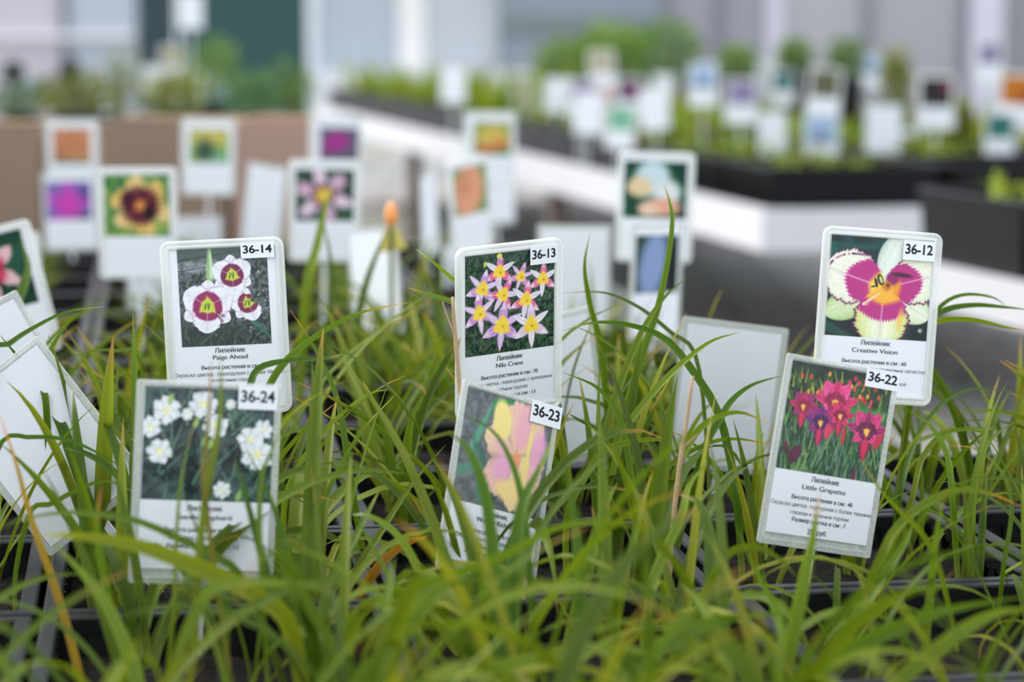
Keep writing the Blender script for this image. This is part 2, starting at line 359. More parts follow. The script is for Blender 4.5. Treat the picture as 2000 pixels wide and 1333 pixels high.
for j in range(-2, 11):
    for i in range(-4, 4):
        if i == 3 and j > 1: continue
        c = O1 + P1 * ((i + .5) * CW) + R1 * ((j + .5) * CD); c.z = TOPZ
        x, y, z = proj(Vector((c.x, c.y, RIMZ)))
        hw = 0.16 * F_PX / z
        if x < -hw or x > 2000 + hw or y > 1333 + hw * 1.3: continue
        near = j <= 2
        k = rowcount.get(j, 0); rowcount[j] = k + 1
        br = []
        if i == -1 and j in (-1, 0, 1): br = [(-.072, -CD / 2 + .002, 0), (-.060, -CD / 2 + .002, 0)]
        if i == -2 and j in (0, 1): br = [(.060, -CD / 2 + .002, 0), (.074, -CD / 2 + .002, 0)]
        crate(CM1, c, A1 + rng.uniform(-.012, .012), 'black plastic crate, %s from left in the %s' % (ordinal(k), ROWN[j]), 'black crates on the front bench', near, br)
        if near:
            for q, (ax, ay) in enumerate(((-.05, -.05), (.045, -.052), (-.046, .05), (.05, .047), (0, 0))):
                b = c + P1 * (ax + rng.uniform(-.012, .012)) + R1 * (ay + rng.uniform(-.012, .012)); b.z = SOILZ - .004
                if i <= -1 and j in (-1, 0) and q in (0, 2, 4): continue
                r = root('daylily', b, (0, 0, 0))
                tag(r, 'daylily at %s of %s crate from left, %s' % (['front left', 'front right', 'back left', 'back right', 'centre'][q], ordinal(k), ROWN[j]), 'daylily', 'daylilies in the crates of the front bench')
                low = (i >= 2 and j <= 0) or (i <= -1 and j <= 0)
                nl = 0
                for a in range(rng.randint(5, 7) if low else rng.randint(6, 9)):
                    for tr in range(5):
                        pts, me = rng.choice(LV); sc = rng.uniform(.62, .98) * (.74 if low else .85 if j >= 1 else 1.0)
                        rz = rng.uniform(0, 2 * PI); M = Matrix.Rotation(rz, 4, 'Z') @ Matrix.Scale(sc, 4)
                        if leaf_ok([b + M @ p for p in pts[2::2]] + [b + M @ pts[-1]]):
                            o = link('leaf', me, r, (rng.uniform(-.006, .006), rng.uniform(-.006, .006), 0), (0, 0, rz)); o.scale = (sc, sc, sc); nl += 1
                            break
                n_plants += 1
        else:
            b = Vector((c.x, c.y, SOILZ - .004))
            o = root('daylily_clump', b, (0, 0, rng.uniform(0, 6.28))); tag(link('foliage', rng.choice(FOL), o), kind='stuff')
            s = rng.uniform(.65, .9) * (.5 if j > 5 else .8); o.scale = (s * 1.15, s * 1.15, s)
            tag(o, 'blurred tuft of daylily leaves, %s from left in the %s' % (ordinal(k), ROWN[j]), 'daylily', 'daylily tufts towards the back of the front bench')

# ------------------------------------------------------------------ printed flower pictures (painted as point colours on a fine grid)
class Pic:
    def __init__(s, n, asp, seed=1):
        s.w = n; s.h = max(3, int(round(n * asp))); s.asp = asp; s.r = np.random.RandomState(seed)
        u = np.linspace(0, 1, s.w); v = np.linspace(0, 1, s.h); s.U, s.V = np.meshgrid(u, v); s.Y = s.V * asp
        s.c = np.zeros((s.h, s.w, 3))
    def noise(s, f, oct=3):
        out = np.zeros((s.h, s.w)); amp = 1; tot = 0
        for o in range(oct):
            k = int(f * 2 ** o) + 2; g = s.r.rand(k + 1, k + 1); x = s.U * (k - 1); y = s.V * (k - 1); xi = x.astype(int); yi = y.astype(int); fx = x - xi; fy = y - yi
            fx = fx * fx * (3 - 2 * fx); fy = fy * fy * (3 - 2 * fy)
            out += amp * ((g[yi, xi] * (1 - fx) + g[yi, xi + 1] * fx) * (1 - fy) + (g[yi + 1, xi] * (1 - fx) + g[yi + 1, xi + 1] * fx) * fy); tot += amp; amp *= .55
        return out / tot
    def put(s, m, col):
        m = np.clip(m, 0, 1)[..., None]; s.c = s.c * (1 - m) + np.asarray(col, float) * m
    def bg(s, a, b, f=8, oct=4, contrast=2.2):
        t = np.clip((s.noise(f, oct) - .5) * contrast + .5, 0, 1)[..., None]; s.c = np.asarray(a, float) * (1 - t) + np.asarray(b, float) * t
    def blob(s, cx, cy, rx, ry, col, soft=.25, rot=0, op=1):
        dx = s.U - cx; dy = s.Y - cy * s.asp; c, q = math.cos(rot), math.sin(rot); a = dx * c + dy * q; b = -dx * q + dy * c
        d = np.sqrt((a / rx) ** 2 + (b / ry) ** 2); s.put(np.clip((1 + soft / 2 - d) / soft, 0, 1) * op, col)
    def stroke(s, x0, y0, x1, y1, w, col, op=1):
        ax, ay, bx, by = x0, y0 * s.asp, x1, y1 * s.asp; dx, dy = bx - ax, by - ay; L = dx * dx + dy * dy + 1e-9
        t = np.clip(((s.U - ax) * dx + (s.Y - ay) * dy) / L, 0, 1); d = np.hypot(s.U - ax - t * dx, s.Y - ay - t * dy)
        s.put(np.clip((w * (1.1 - t * .8) - d) / (w * .5) + .5, 0, 1) * op, col)
    def blades(s, n, v0, v1, cols, w=.006, ln=.2, lean=.5):
        for k in range(n):
            x = s.r.uniform(-.05, 1.05); y = s.r.uniform(v0, v1); l = s.r.uniform(.5, 1) * ln; a = s.r.uniform(-lean, lean)
            s.stroke(x, y, x + math.sin(a) * l, y - math.cos(a) * l / s.asp, w * s.r.uniform(.6, 1.3), cols[s.r.randint(len(cols))], .85)
    def flower(s, cx, cy, r, n, rot, outer, eye=None, eye_r=.5, throat=None, throat_r=.25, p=.6, mn=.35, ruffle=.06, sx=1, sy=1, outer2=None, rim=None, seam=.25):
        dx = (s.U - cx) / sx; dy = (s.Y - cy * s.asp) / sy; th = np.arctan2(dy, dx); rho = np.hypot(dx, dy) / r
        k = np.abs(np.cos(n / 2 * (th - rot))); ph = s.r.uniform(0, 6, 3)
        B = (mn + (1 - mn) * k ** p) * (1 + ruffle * (np.sin(9 * th + ph[0]) + .7 * np.sin(17 * th + ph[1]) + .6 * np.sin(31 * th + ph[2])))
        m = np.clip((B - rho) / .05 + .5, 0, 1); q = rho / np.maximum(B, 1e-3)
        col = np.ones((s.h, s.w, 3)) * np.asarray(outer, float)
        if outer2 is not None:
            t = (np.sin(n / 2 * (th - rot) * 1.0 + 1) * .5 + .5)[..., None]; col = col * (1 - t) + np.asarray(outer2, float) * t
        col = col * (1 - seam * (1 - k[..., None]) ** 2) * (0.98 + .02 * np.cos(th * 40))[..., None]
        if rim is not None:
            t = np.clip((q - .88) / .06, 0, 1)[..., None]; col = col * (1 - t) + np.asarray(rim, float) * t
        if eye is not None:
            e = np.clip((eye_r * (1 + .12 * np.sin(23 * th)) * (.86 + .14 * k) - rho) / .06 + .5, 0, 1)[..., None]; col = col * (1 - e) + np.asarray(eye, float) * e
            v = (np.clip((k - .985) / .015, 0, 1) * (rho < eye_r))[..., None] * .5; col = col * (1 - v) + np.asarray(outer, float) * v
        if throat is not None:
            e = np.clip((throat_r * (.7 + .3 * k) - rho) / .06 + .5, 0, 1)[..., None]; col = col * (1 - e) + np.asarray(throat, float) * e
        m = m[..., None]; s.c = s.c * (1 - m) + col * m
    def grain(s, amp):
        s.c = s.c * (1 + amp * (s.r.rand(s.h, s.w, 1) - .5) * 2) + amp * 16 * (s.r.rand(s.h, s.w, 1) - .5)
    def gravel(s, m, cols, n):
        for k in range(n):
            x, y = s.r.rand(2)
            if m(x, y): s.stroke(x, y, x + s.r.uniform(-.02, .02), y + s.r.uniform(-.02, .02), s.r.uniform(.004, .009), cols[s.r.randint(len(cols))], .8)
    def petal(s, cx, cy, r, ang, wd, base, edge=None, eye=None, eye_r=.5, throat=None, throat_r=.25, ruffle=.0, rim=None, rib=None, pw=.7, sk=.75, rimw=.13, sy=1.0, eyc=.25):
        dx = s.U - cx; dy = (s.Y - cy * s.asp) / sy; c, q = math.cos(ang), math.sin(ang); t = (dx * c + dy * q) / r; b = (-dx * q + dy * c) / r; ph = s.r.uniform(0, 6, 4)
        tt = np.clip(t, 0, 1); h = wd * np.sin(np.pi * tt ** sk) ** pw * (1 + ruffle * (np.sin(tt * 23 + ph[0] + np.sign(b)) + .8 * np.sin(tt * 47 + ph[1]) + .6 * np.sin(tt * 83 + ph[2] * np.sign(b))))
        m = np.clip((h - np.abs(b)) / .025 + .5, 0, 1) * (t > 0) * (t < 1); e = np.abs(b) / np.maximum(h, 1e-3)
        col = np.ones((s.h, s.w, 3)) * np.asarray(base, float)
        if edge is not None: k = np.clip(e * 1.3 - .35, 0, 1)[..., None]; col = col * (1 - k) + np.asarray(edge, float) * k
        col = col * (1 - .13 * np.clip((e - .8) / .2, 0, 1))[..., None] * (1 - .05 * np.clip(1 - e * 6, 0, 1))[..., None] * (1 + .012 * np.sin(b * 60 + ph[3]))[..., None]
        if eye is not None:
            k = np.clip((eye_r * (1.08 - eyc * e ** 2) + .02 * np.sin(b * 120) - t) / .05 + .5, 0, 1)[..., None]; col = col * (1 - k) + np.asarray(eye, float) * k
        if rib is not None: k = (np.clip(1 - np.abs(b) / .022, 0, 1) * (t < .8))[..., None] * .8; col = col * (1 - k) + np.asarray(rib, float) * k
        if throat is not None: k = np.clip((throat_r * (1.1 - .5 * e) - t) / .08 + .5, 0, 1)[..., None]; col = col * (1 - k) + np.asarray(throat, float) * k
        if rim is not None:
            k = (np.clip((e - (1 - rimw) + .03 * np.sin(t * 130)) / .04, 0, 1) * np.clip((t - .25) / .1, 0, 1))[..., None]; col = col * (1 - k) + np.asarray(rim, float) * k
        s.c = s.c * (1 - m[..., None]) + col * m[..., None]
    def mesh(s, name, x0, x1, z0, z1, y):
        xs = x0 + (x1 - x0) * s.U; zs = z1 + (z0 - z1) * s.V; n = s.w * s.h
        co = np.stack([xs.ravel(), np.full(n, y), zs.ravel()], 1)
        idx = np.arange(n).reshape(s.h, s.w); q = np.stack([idx[1:, :-1], idx[1:, 1:], idx[:-1, 1:], idx[:-1, :-1]], -1).reshape(-1, 4)
        me = bpy.data.meshes.new(name); me.vertices.add(n); me.vertices.foreach_set('co', co.ravel()); me.loops.add(q.size); me.loops.foreach_set('vertex_index', q.ravel())
        me.polygons.add(len(q)); me.polygons.foreach_set('loop_start', np.arange(len(q)) * 4); me.update(calc_edges=True)
        a = me.color_attributes.new('Col', 'FLOAT_COLOR', 'POINT'); c = np.ones((n, 4), np.float32); c[:, :3] = lin(np.clip(s.c, 0, 255)).reshape(-1, 3); a.data.foreach_set('color', c.ravel())
        me.materials.append(M_PRINT); return me

def pic_3614(n, a):
    p = Pic(n, a, 5); p.bg((40, 50, 48), (96, 106, 106), 30, 4, 4.0)
    p.put(np.clip((.16 - p.V) / .05, 0, 1) * .9, (78, 92, 90)); p.put(np.clip((.08 - np.abs(p.V - .2)) / .05, 0, 1) * np.clip((.62 - p.U) / .05, 0, 1) * p.noise(20), (176, 180, 184))
    p.stroke(0, .14, .7, .05, .006, (40, 50, 48)); p.stroke(.0, .24, .4, .2, .006, (50, 58, 56))
    p.gravel(lambda x, y: x > .62 and .18 < y < .9, [(168, 174, 186), (122, 128, 140), (40, 44, 50), (196, 200, 208), (24, 28, 32)], 420)
    p.gravel(lambda x, y: x < .4 and .18 < y < .45, [(150, 156, 150), (60, 72, 62), (120, 128, 118), (34, 44, 38)], 160)
    p.put(np.clip((p.V - .74) / .1, 0, 1) * np.clip((.8 - p.U) / .15, 0, 1) * .8, (32, 46, 38)); p.blades(90, .8, 1.08, [(60, 86, 62), (26, 40, 32), (84, 108, 78), (20, 32, 28)], .006, .25, 1.0)
    p.stroke(.36, .3, .36, .02, .05, (150, 186, 128)); p.stroke(.37, .3, .37, .06, .02, (200, 222, 178)); p.stroke(.82, .78, 1.0, .93, .02, (48, 116, 96))
    W = (232, 230, 238); E = (244, 244, 248)
    def fl(x, y, r, ro, eye, n6):
        for k in n6[0]: p.petal(x, y, r * .98, ro + k * 2.094 + 1.047, .36, W, E, eye, .42, (206, 210, 72), .22, .03, (206, 176, 196), (226, 206, 220), .55, .9, .06)
        for k in n6[1]: p.petal(x, y, r, ro + k * 2.094, .55, W, E, eye, .5, (204, 208, 70), .24, .045, (150, 96, 130), (230, 214, 226), .55, .95, .05, 1, .55)
        p.blob(x, y, r * .19, r * .17, (196, 206, 70), .5); p.blob(x, y - .01, r * .1, r * .09, (120, 168, 60), .6)
        for q in (-.03, .012): p.stroke(x + q, y + .025, x + q + .006, y - .028, .007, (26, 28, 26))
    fl(.76, .58, .21, 1.2, (122, 32, 76), ((0, 1), (0, 1))); fl(.60, .30, .235, 3.6, (118, 32, 76), ((0, 1, 2), (0, 1, 2))); fl(.31, .60, .30, 1.65, (146, 34, 92), ((0, 1, 2), (0, 1, 2)))
    for (x, y) in ((.44, .72), (.48, .7), (.42, .69), (.46, .75)): p.blob(x, y, .018, .016, (90, 40, 70), .6); p.blob(x + .004, y - .004, .008, .008, (226, 200, 214), .6)
    p.grain(.07); return p
def pic_3613(n, a):
    p = Pic(n, a, 9); p.bg((18, 42, 32), (62, 92, 66), 36, 4, 4.5); p.put(np.clip((.1 - p.V) / .1, 0, 1) * .6, (78, 100, 94))
    p.blades(420, .1, 1.05, [(48, 84, 60), (92, 126, 96), (16, 32, 26), (60, 92, 76), (14, 28, 24), (112, 140, 112)], .0045, .11, 1.5)
    fl = [(.38, .19, .19, -1.5), (.62, .26, .15, -1.2), (.87, .31, .18, -1.5), (.19, .34, .20, -1.3), (.42, .42, .19, -1.0), (.16, .58, .21, -1.7), (.68, .50, .20, -1.4), (.41, .73, .25, -1.45), (.74, .76, .23, -1.6)]
    for k, (x, y, r, ro) in enumerate(fl):
        pk = [(222, 96, 156), (206, 140, 206), (228, 110, 160), (196, 150, 212)][k % 4]; wh = [(234, 224, 238), (226, 206, 230), (240, 232, 240)][k % 3]
        if k == 8: pk = (226, 196, 224)
        for q in range(3): p.petal(x, y, r, ro + q * 2.094 + 1.047, .155, wh, pk if k % 2 else None, None, throat=(250, 222, 110), throat_r=.34, rib=(214, 170, 206), pw=.8, sk=.8)
        for q in range(3): p.petal(x, y, r * .96, ro + q * 2.094, .22, wh, pk, pk, .62, (248, 212, 72), .42, .03, rib=(250, 226, 200), pw=.75, sk=.8)
        p.blob(x, y, r * .2, r * .19, (250, 212, 66), .6); p.blob(x + .01, y + .01, .014, .012, (206, 150, 40), .8)
    p.blob(.38, .035, .03, .03, (232, 226, 110)); p.blob(.22, .1, .02, .025, (190, 206, 80)); p.stroke(.38, .1, .38, .05, .02, (190, 160, 196))
    p.grain(.08); return p
def pic_3612(n, a):
    p = Pic(n, a, 12); p.bg((6, 24, 26), (22, 84, 80), 5, 4, 3.0); p.put(np.clip((p.V - .72) / .08, 0, 1) * .85, (12, 20, 22)); p.stroke(.0, .9, .3, 1.02, .05, (20, 84, 68), .8); p.blob(.93, .9, .02, .02, (170, 190, 160), 1)
    p.stroke(.0, .12, .4, .1, .05, (24, 96, 88), .6); p.stroke(.78, .96, .85, .8, .04, (18, 74, 66), .6)
    Cr = (240, 240, 220); Mg = (186, 46, 128); cx, cy = .555, .50
    p.petal(cx, cy, .60, -1.15, .34, (232, 238, 226), (208, 224, 206), pw=.5, sk=1.1); p.petal(cx, cy, .62, 2.68, .24, (214, 226, 180), (170, 204, 128), pw=.5, sk=1.3); p.petal(cx, cy, .52, .55, .30, (232, 238, 212), (204, 220, 170), pw=.5, sk=1.2)
    dk = (112, 26, 84)
    p.petal(cx, cy, .56, -.30, .42, Cr, (232, 236, 200), Mg, .62, (238, 150, 54), .28, .03, dk, (232, 190, 214), .5, 1.25, .09, 1, .62)
    p.petal(cx, cy, .60, 3.42, .44, Cr, (234, 238, 214), Mg, .60, (240, 206, 84), .24, .03, dk, (236, 196, 220), .5, 1.25, .08, 1, .62)
    p.petal(cx, cy + .02, .54, 1.60, .50, (240, 242, 210), (206, 216, 120), Mg, .50, (244, 178, 60), .24, .035, dk, (232, 196, 214), .5, 1.05, .09, 1, .45)
    p.blob(.63, .40, .06, .06, (140, 34, 104), .5); p.blob(.72, .36, .1, .022, (52, 18, 36), .7, .1, .8); p.blob(.56, .54, .09, .06, (246, 182, 62), .7); p.blob(.58, .48, .045, .045, (206, 132, 40), .5); p.blob(.59, .47, .02, .02, (110, 60, 20), .6)
    p.blob(.515, .42, .028, .055, (34, 38, 28), .3, -.4); p.blob(.52, .42, .013, .036, (216, 214, 120), .4, -.4); p.blob(.475, .45, .014, .045, (34, 38, 28), .3, -.3); p.blob(.455, .49, .03, .008, (60, 40, 60), .4, -.3)
    p.stroke(.37, .67, .52, .55, .013, (244, 222, 204)); p.stroke(.40, .665, .43, .64, .02, (220, 160, 120), .6); p.blob(.73, .80, .028, .1, (242, 196, 96), .9, .1, .8)
    for k in range(50):
        th = p.r.uniform(-2.9, -1.2); p.blob(.26 + .25 * math.cos(th), .35 + .17 * math.sin(th), .009, .009, [(92, 24, 76), (200, 120, 170)][k % 2], .4)
    p.grain(.05); return p
def pic_3622(n, a):
    p = Pic(n, a, 22); p.bg((16, 34, 22), (60, 92, 48), 22, 4, 4.0); p.put(np.clip((.16 - p.V) / .1, 0, 1) * .75, (40, 48, 44))
    p.put(np.clip((p.U - .5) / .06, 0, 1) * np.clip(1 - np.abs(p.V - .43) / .13, 0, 1) * 2, (66, 132, 66)); p.put(np.clip((p.U - .55) / .1, 0, 1) * np.clip(1 - np.abs(p.V - .22) / .08, 0, 1) * 1.4, (44, 62, 44))
    p.blades(90, .14, .46, [(96, 132, 56), (130, 150, 66), (58, 92, 48), (176, 176, 70)], .008, .12, .5)
    for k in range(34): p.blob(p.r.uniform(.05, .95) if k > 12 else p.r.uniform(.6, .8), p.r.uniform(.06, .34), .016, .022, [(196, 48, 56), (206, 84, 60), (220, 60, 90), (214, 160, 60)][k % 4], .5)
    p.put(np.clip((p.V - .5) / .1, 0, 1) * .6, (52, 88, 56)); p.blades(330, .55, 1.12, [(84, 138, 74), (50, 98, 60), (120, 160, 92), (34, 66, 44), (96, 128, 120), (24, 48, 34)], .008, .26, .45)
    Pk = (214, 52, 112); Dk = (138, 28, 92)
    def lily(x, y, s, c1, c2):
        hi = tuple(min(255, v * 1.15 + 12) for v in c1); dk2 = tuple(v * .62 for v in c2)
        p.petal(x, y + .02 * s, .19 * s, 1.57, .26, (212, 48, 88), dk2, pw=.7, sk=.7)
        for (an, ln, wd, c) in ((-2.95, .17, .24, c2), (-.2, .18, .24, c2), (-2.2, .17, .34, c1), (-.95, .17, .34, c1), (-1.57, .15, .34, c2), (2.5, .13, .3, c1), (.65, .13, .3, c1)):
            p.petal(x, y, ln * s, an, wd, c, hi, tuple(v * .75 for v in c2), .45, (246, 186, 80), .16, .03, dk2, hi, .7, .8, .1)
        p.blob(x + .004, y + .01, .012 * s, .03 * s, (250, 190, 80), .6)
    lily(.47, .34, 1.25, (228, 74, 138), (196, 40, 92)); lily(.17, .42, .85, (150, 40, 104), (190, 44, 84)); lily(.36, .54, .95, (140, 38, 110), (90, 40, 110)); lily(.54, .45, .8, (206, 46, 96), (176, 30, 86)); lily(.82, .55, 1.2, (206, 58, 116), Dk)
    p.blob(.95, .62, .03, .08, (196, 44, 70), .4, .5); p.blob(.16, .85, .05, .08, (86, 30, 56), .4, .6); p.blob(.60, .62, .02, .08, (200, 50, 60), .4); p.blob(.44, .6, .03, .07, (214, 60, 96), .4); p.blob(.76, .96, .022, .06, (104, 40, 76), .4); p.blob(.06, .8, .02, .05, (96, 30, 56), .5)
    p.grain(.1); return p
def pic_3624(n, a):
    p = Pic(n, a, 24); p.bg((34, 40, 46), (72, 96, 92), 10, 4, 2.6); p.blades(120, .2, 1.1, [(62, 104, 86), (92, 130, 106), (30, 38, 44), (104, 138, 116)], .01, .3, .9)
    for (x, y, r) in ((.17, .22, .11), (.05, .37, .085), (.13, .58, .10), (.45, .16, .11), (.55, .34, .10), (.92, .36, .075), (.82, .45, .1), (.88, .58, .125), (.62, .90, .07), (.33, .25, .05), (.66, .15, .04)):
        p.flower(x, y, r, 6, x * 9, (236, 240, 242), None, .3, (238, 238, 176), .3, .6, .74, .05, seam=.12)
    for (x, y) in ((.4, .32), (.47, .47), (.52, .5), (.2, .12), (.75, .95)): p.blob(x, y, .02, .045, (150, 186, 110), .6, .3)
    p.grain(.08); return p
def pic_3623(n, a):
    p = Pic(n, a, 23); p.bg((82, 90, 92), (124, 126, 130), 18, 4, 2.2)
    for (x0, y0, x1, y1, w, c) in ((.15, .5, .3, .1, .04, (92, 164, 132)), (0, .75, .4, .62, .05, (84, 140, 118)), (.3, .95, .1, .3, .03, (72, 128, 104)), (.35, .1, .75, .02, .05, (64, 142, 84)), (.6, .1, 1, .3, .05, (52, 96, 72)), (.2, .5, .45, .85, .03, (60, 110, 92)), (.75, .9, 1, .35, .03, (66, 112, 90)), (.4, 1, .5, .8, .04, (52, 62, 66)), (.9, 1.0, .95, .8, .05, (56, 60, 66))): p.stroke(x0, y0, x1, y1, w, c, .9)
    p.flower(.62, .50, .40, 6, .35, (248, 218, 172), None, p=.5, mn=.66, ruffle=.035, sx=.9, sy=1.18, outer2=(246, 196, 186), seam=.2)
    p.blob(.43, .22, .10, .17, (246, 226, 144), .3, -.25); p.blob(.70, .22, .09, .22, (242, 180, 190), .5, .15); p.blob(.88, .40, .08, .18, (238, 170, 206), .6, .1, .9); p.blob(.50, .63, .10, .12, (236, 172, 206), .7, .2, .9)
    p.blob(.47, .45, .1, .06, (240, 180, 196), .7, .3, .9); p.stroke(.75, .75, .78, .15, .035, (250, 228, 140), .85); p.stroke(.66, .85, .72, .5, .04, (250, 232, 150), .7); p.blob(.64, .53, .05, .07, (238, 158, 110), .8, 0, .9)
    p.blob(.6, .82, .14, .09, (250, 220, 150), .6, .2)
    return p
def pic_simple(kind):
    def f(n, a):
        p = Pic(n, a, abs(hash(kind)) % 1000 if False else sum(map(ord, kind)))
        if kind == 'maroon': p.bg((52, 110, 66), (150, 170, 84), 6, 3); p.flower(.55, .5, .46, 6, .3, (226, 188, 104), (92, 30, 48), .68, (214, 140, 70), .2, .5, .6, .06, outer2=(236, 206, 140)); p.blob(.68, .62, .1, .12, (44, 26, 34), .5); p.blob(.35, .4, .09, .13, (72, 28, 44), .5)
        elif kind == 'orange': p.bg((150, 96, 66), (214, 150, 112), 12, 3); p.put(np.clip((p.V - .85) / .1, 0, 1), (70, 120, 84)); [p.flower(x, y, .2, 6, x * 5, (206, 140, 100), None, throat=(176, 90, 60)) for x, y in ((.25, .3), (.6, .25), (.4, .65), (.8, .6))]
        elif kind == 'violet': p.bg((96, 84, 146), (130, 112, 176), 6, 3); p.flower(.5, .6, .5, 5, -1.57, (190, 84, 190), None, throat=(206, 70, 170), throat_r=.5, p=.6, mn=.4); p.blob(.85, .35, .1, .1, (70, 60, 120), .6); p.blob(.8, .95, .15, .08, (70, 76, 100), .6)
        elif kind == 'yellowgreen': p.bg((110, 150, 70), (150, 180, 110), 6, 3); p.blob(.5, .25, .5, .22, (200, 184, 96), .7); p.blob(.4, .62, .25, .28, (62, 84, 70), .8); p.blob(.75, .85, .2, .12, (120, 170, 150), .7)
        elif kind == 'palepink': p.bg((40, 56, 46), (64, 96, 76), 5, 3); p.flower(.48, .5, .5, 6, .3, (206, 168, 190), (110, 40, 70), .42, (222, 190, 80), .3, .8, .25, .05, outer2=(226, 206, 220))
        elif kind == 'magenta': p.bg((84, 80, 98), (112, 108, 124), 6, 3); p.blob(.45, .4, .32, .24, (166, 56, 136), .6); p.blob(.2, .65, .2, .1, (140, 60, 124), .6)
        elif kind == 'salmon': p.bg((92, 130, 74), (130, 160, 96), 6, 3); p.blob(.45, .5, .42, .5, (224, 156, 122), .4, .5); p.blob(.3, .35, .25, .25, (206, 140, 104), .6)
        elif kind == 'gold': p.bg((84, 130, 70), (170, 166, 80), 5, 3); p.blob(.5, .45, .42, .32, (204, 180, 92), .5); p.blob(.7, .7, .25, .15, (206, 124, 76), .6); p.blob(.3, .85, .2, .12, (190, 96, 76), .6); p.blob(.85, .92, .2, .1, (40, 130, 72), .5)
        elif kind == 'cream': p.bg((24, 58, 44), (52, 116, 84), 5, 3, 2.6); p.blob(.45, .3, .28, .28, (196, 214, 218), .4); p.blob(.25, .45, .2, .16, (222, 196, 156), .4); p.blob(.7, .55, .2, .2, (214, 220, 220), .4); p.blob(.6, .8, .32, .14, (222, 164, 140), .5); p.blob(.4, .85, .16, .1, (228, 196, 168), .5)
        elif kind == 'bluewhite': p.bg((34, 52, 50), (60, 84, 84), 5, 3); p.blob(.4, .5, .3, .5, (132, 152, 190), .5, .3); p.blob(.85, .6, .12, .4, (24, 30, 34), .5)
        elif kind == 'redstar': p.bg((20, 56, 40), (40, 84, 62), 5, 3, 2.6); p.flower(.42, .45, .45, 6, .5, (226, 186, 190), (196, 40, 84), .58, (222, 190, 40), .3, 1.1, .3, .03)
        elif kind == 'pink': p.bg((206, 170, 180), (226, 196, 204), 4, 2); p.blob(.5, .6, .3, .4, (226, 150, 164), .6)
        elif kind == 'plum': p.bg((84, 70, 92), (120, 104, 124), 4, 2); p.blob(.6, .55, .25, .3, (122, 52, 88), .6)
        elif kind == 'sky': p.bg((140, 168, 200), (176, 198, 222), 4, 2); p.blob(.5, .85, .2, .2, (70, 84, 96), .7)
        elif kind == 'mauve': p.bg((120, 110, 146), (160, 150, 178), 4, 2)
        elif kind == 'teal': p.bg((60, 120, 116), (40, 96, 96), 4, 2); p.blob(.7, .9, .3, .2, (70, 130, 90), .6)
        elif kind == 'dark': p.bg((40, 40, 40), (66, 66, 62), 4, 2); p.blob(.85, .3, .2, .2, (120, 50, 70), .7)
        elif kind == 'olive': p.bg((84, 84, 62), (112, 112, 84), 4, 2)
        elif kind == 'amber': p.bg((176, 104, 34), (196, 124, 46), 4, 2); p.blob(.9, .7, .3, .3, (160, 76, 40), .6)
        elif kind == 'mint': p.bg((110, 170, 140), (140, 190, 164), 4, 2)
        elif kind == 'beige': p.bg((166, 160, 130), (186, 176, 150), 4, 2)
        return p
    return f
PAINT = {'36-14': pic_3614, '36-13': pic_3613, '36-12': pic_3612, '36-22': pic_3622, '36-24': pic_3624, '36-23': pic_3623}

# ------------------------------------------------------------------ label cards : builder
def rrect(wd, ht, r, seg=5):
    out = []
    for cx, cz, a0 in ((wd / 2 - r, ht / 2 - r, 0), (-wd / 2 + r, ht / 2 - r, 90), (-wd / 2 + r, -ht / 2 + r, 180), (wd / 2 - r, -ht / 2 + r, 270)):
        for k in range(seg + 1):
            a = math.radians(a0 + 90 * k / seg); out.append((cx + r * math.cos(a), cz + r * math.sin(a)))
    return out
def case_mesh(wd, ht, rad, prof, m):
    vs, fs = [], []; n = None
    for (off, y) in prof:
        rr = rrect(wd - 2 * off, ht - 2 * off, max(rad - off, .0006)); n = len(rr); vs += [(x, y, z) for x, z in rr]
    P = len(prof)
    for k in range(P):
        for i in range(n):
            a = k * n; b = ((k + 1) % P) * n; fs.append((a + i, b + i, b + (i + 1) % n, a + (i + 1) % n))
    return mesh('case', vs, fs, m, None, False)
PROF_A = [(0, -.001), (.0005, -.0019), (.0016, -.0021), (.0021, -.0013), (.0032, -.0013), (.0036, -.0020), (.0046, -.0020), (.0052, -.0012), (.0052, .0006), (.0046, .0016), (.0006, .0016), (0, .0008)]
PROF_B = [(0, -.0006), (.0003, -.001), (.0030, -.001), (.0034, -.0008), (.0034, .0008), (.0003, .001), (0, .0006)]
CASES = {'A': case_mesh(CARD_W, CARD_H, .0055, PROF_A, M_CASE), 'B': case_mesh(CARD_W, CARD_H, .0016, PROF_B, M_CASE2)}
PANE = boxes('pane', [(-CARD_W / 2 + .003, CARD_W / 2 - .003, -.00105, -.00085, -CARD_H / 2 + .003, CARD_H / 2 - .003)], M_PANE)
BACK = boxes('back_sheet', [(-CARD_W / 2 + .0025, CARD_W / 2 - .0025, .0004, .0007, -CARD_H / 2 + .0025, CARD_H / 2 - .0025)], M_CASE2)
def mend_bars(me):
    # the letter made of two stems and a bar comes as three overlapping strips: give each strip its own face
    V = [v.co.copy() for v in me.vertices]; F = [tuple(p.vertices) for p in me.polygons]; bad = set(); add = []; i = 0
    near = lambda a, b, x, y: abs(b.x - a.x - x) < .004 and abs(b.y - a.y - y) < .004
    while i + 11 < len(V):
        if near(V[i], V[i + 1], 0, -.081) and near(V[i], V[i + 2], -.299, -.081) and near(V[i], V[i + 4], -.278, .223) and near(V[i], V[i + 8], .068, .223):
            bad |= set(range(i, i + 12)); add += [(i, i + 3, i + 2, i + 1), (i + 4, i + 7, i + 6, i + 5), (i + 8, i + 11, i + 10, i + 9)]; i += 12
        else: i += 1
    if not add: return me
    m2 = bpy.data.meshes.new('lettering'); m2.from_pydata([tuple(v) for v in V], [], [f for f in F if not (set(f) & bad)] + add); m2.update(); bpy.data.meshes.remove(me); return m2
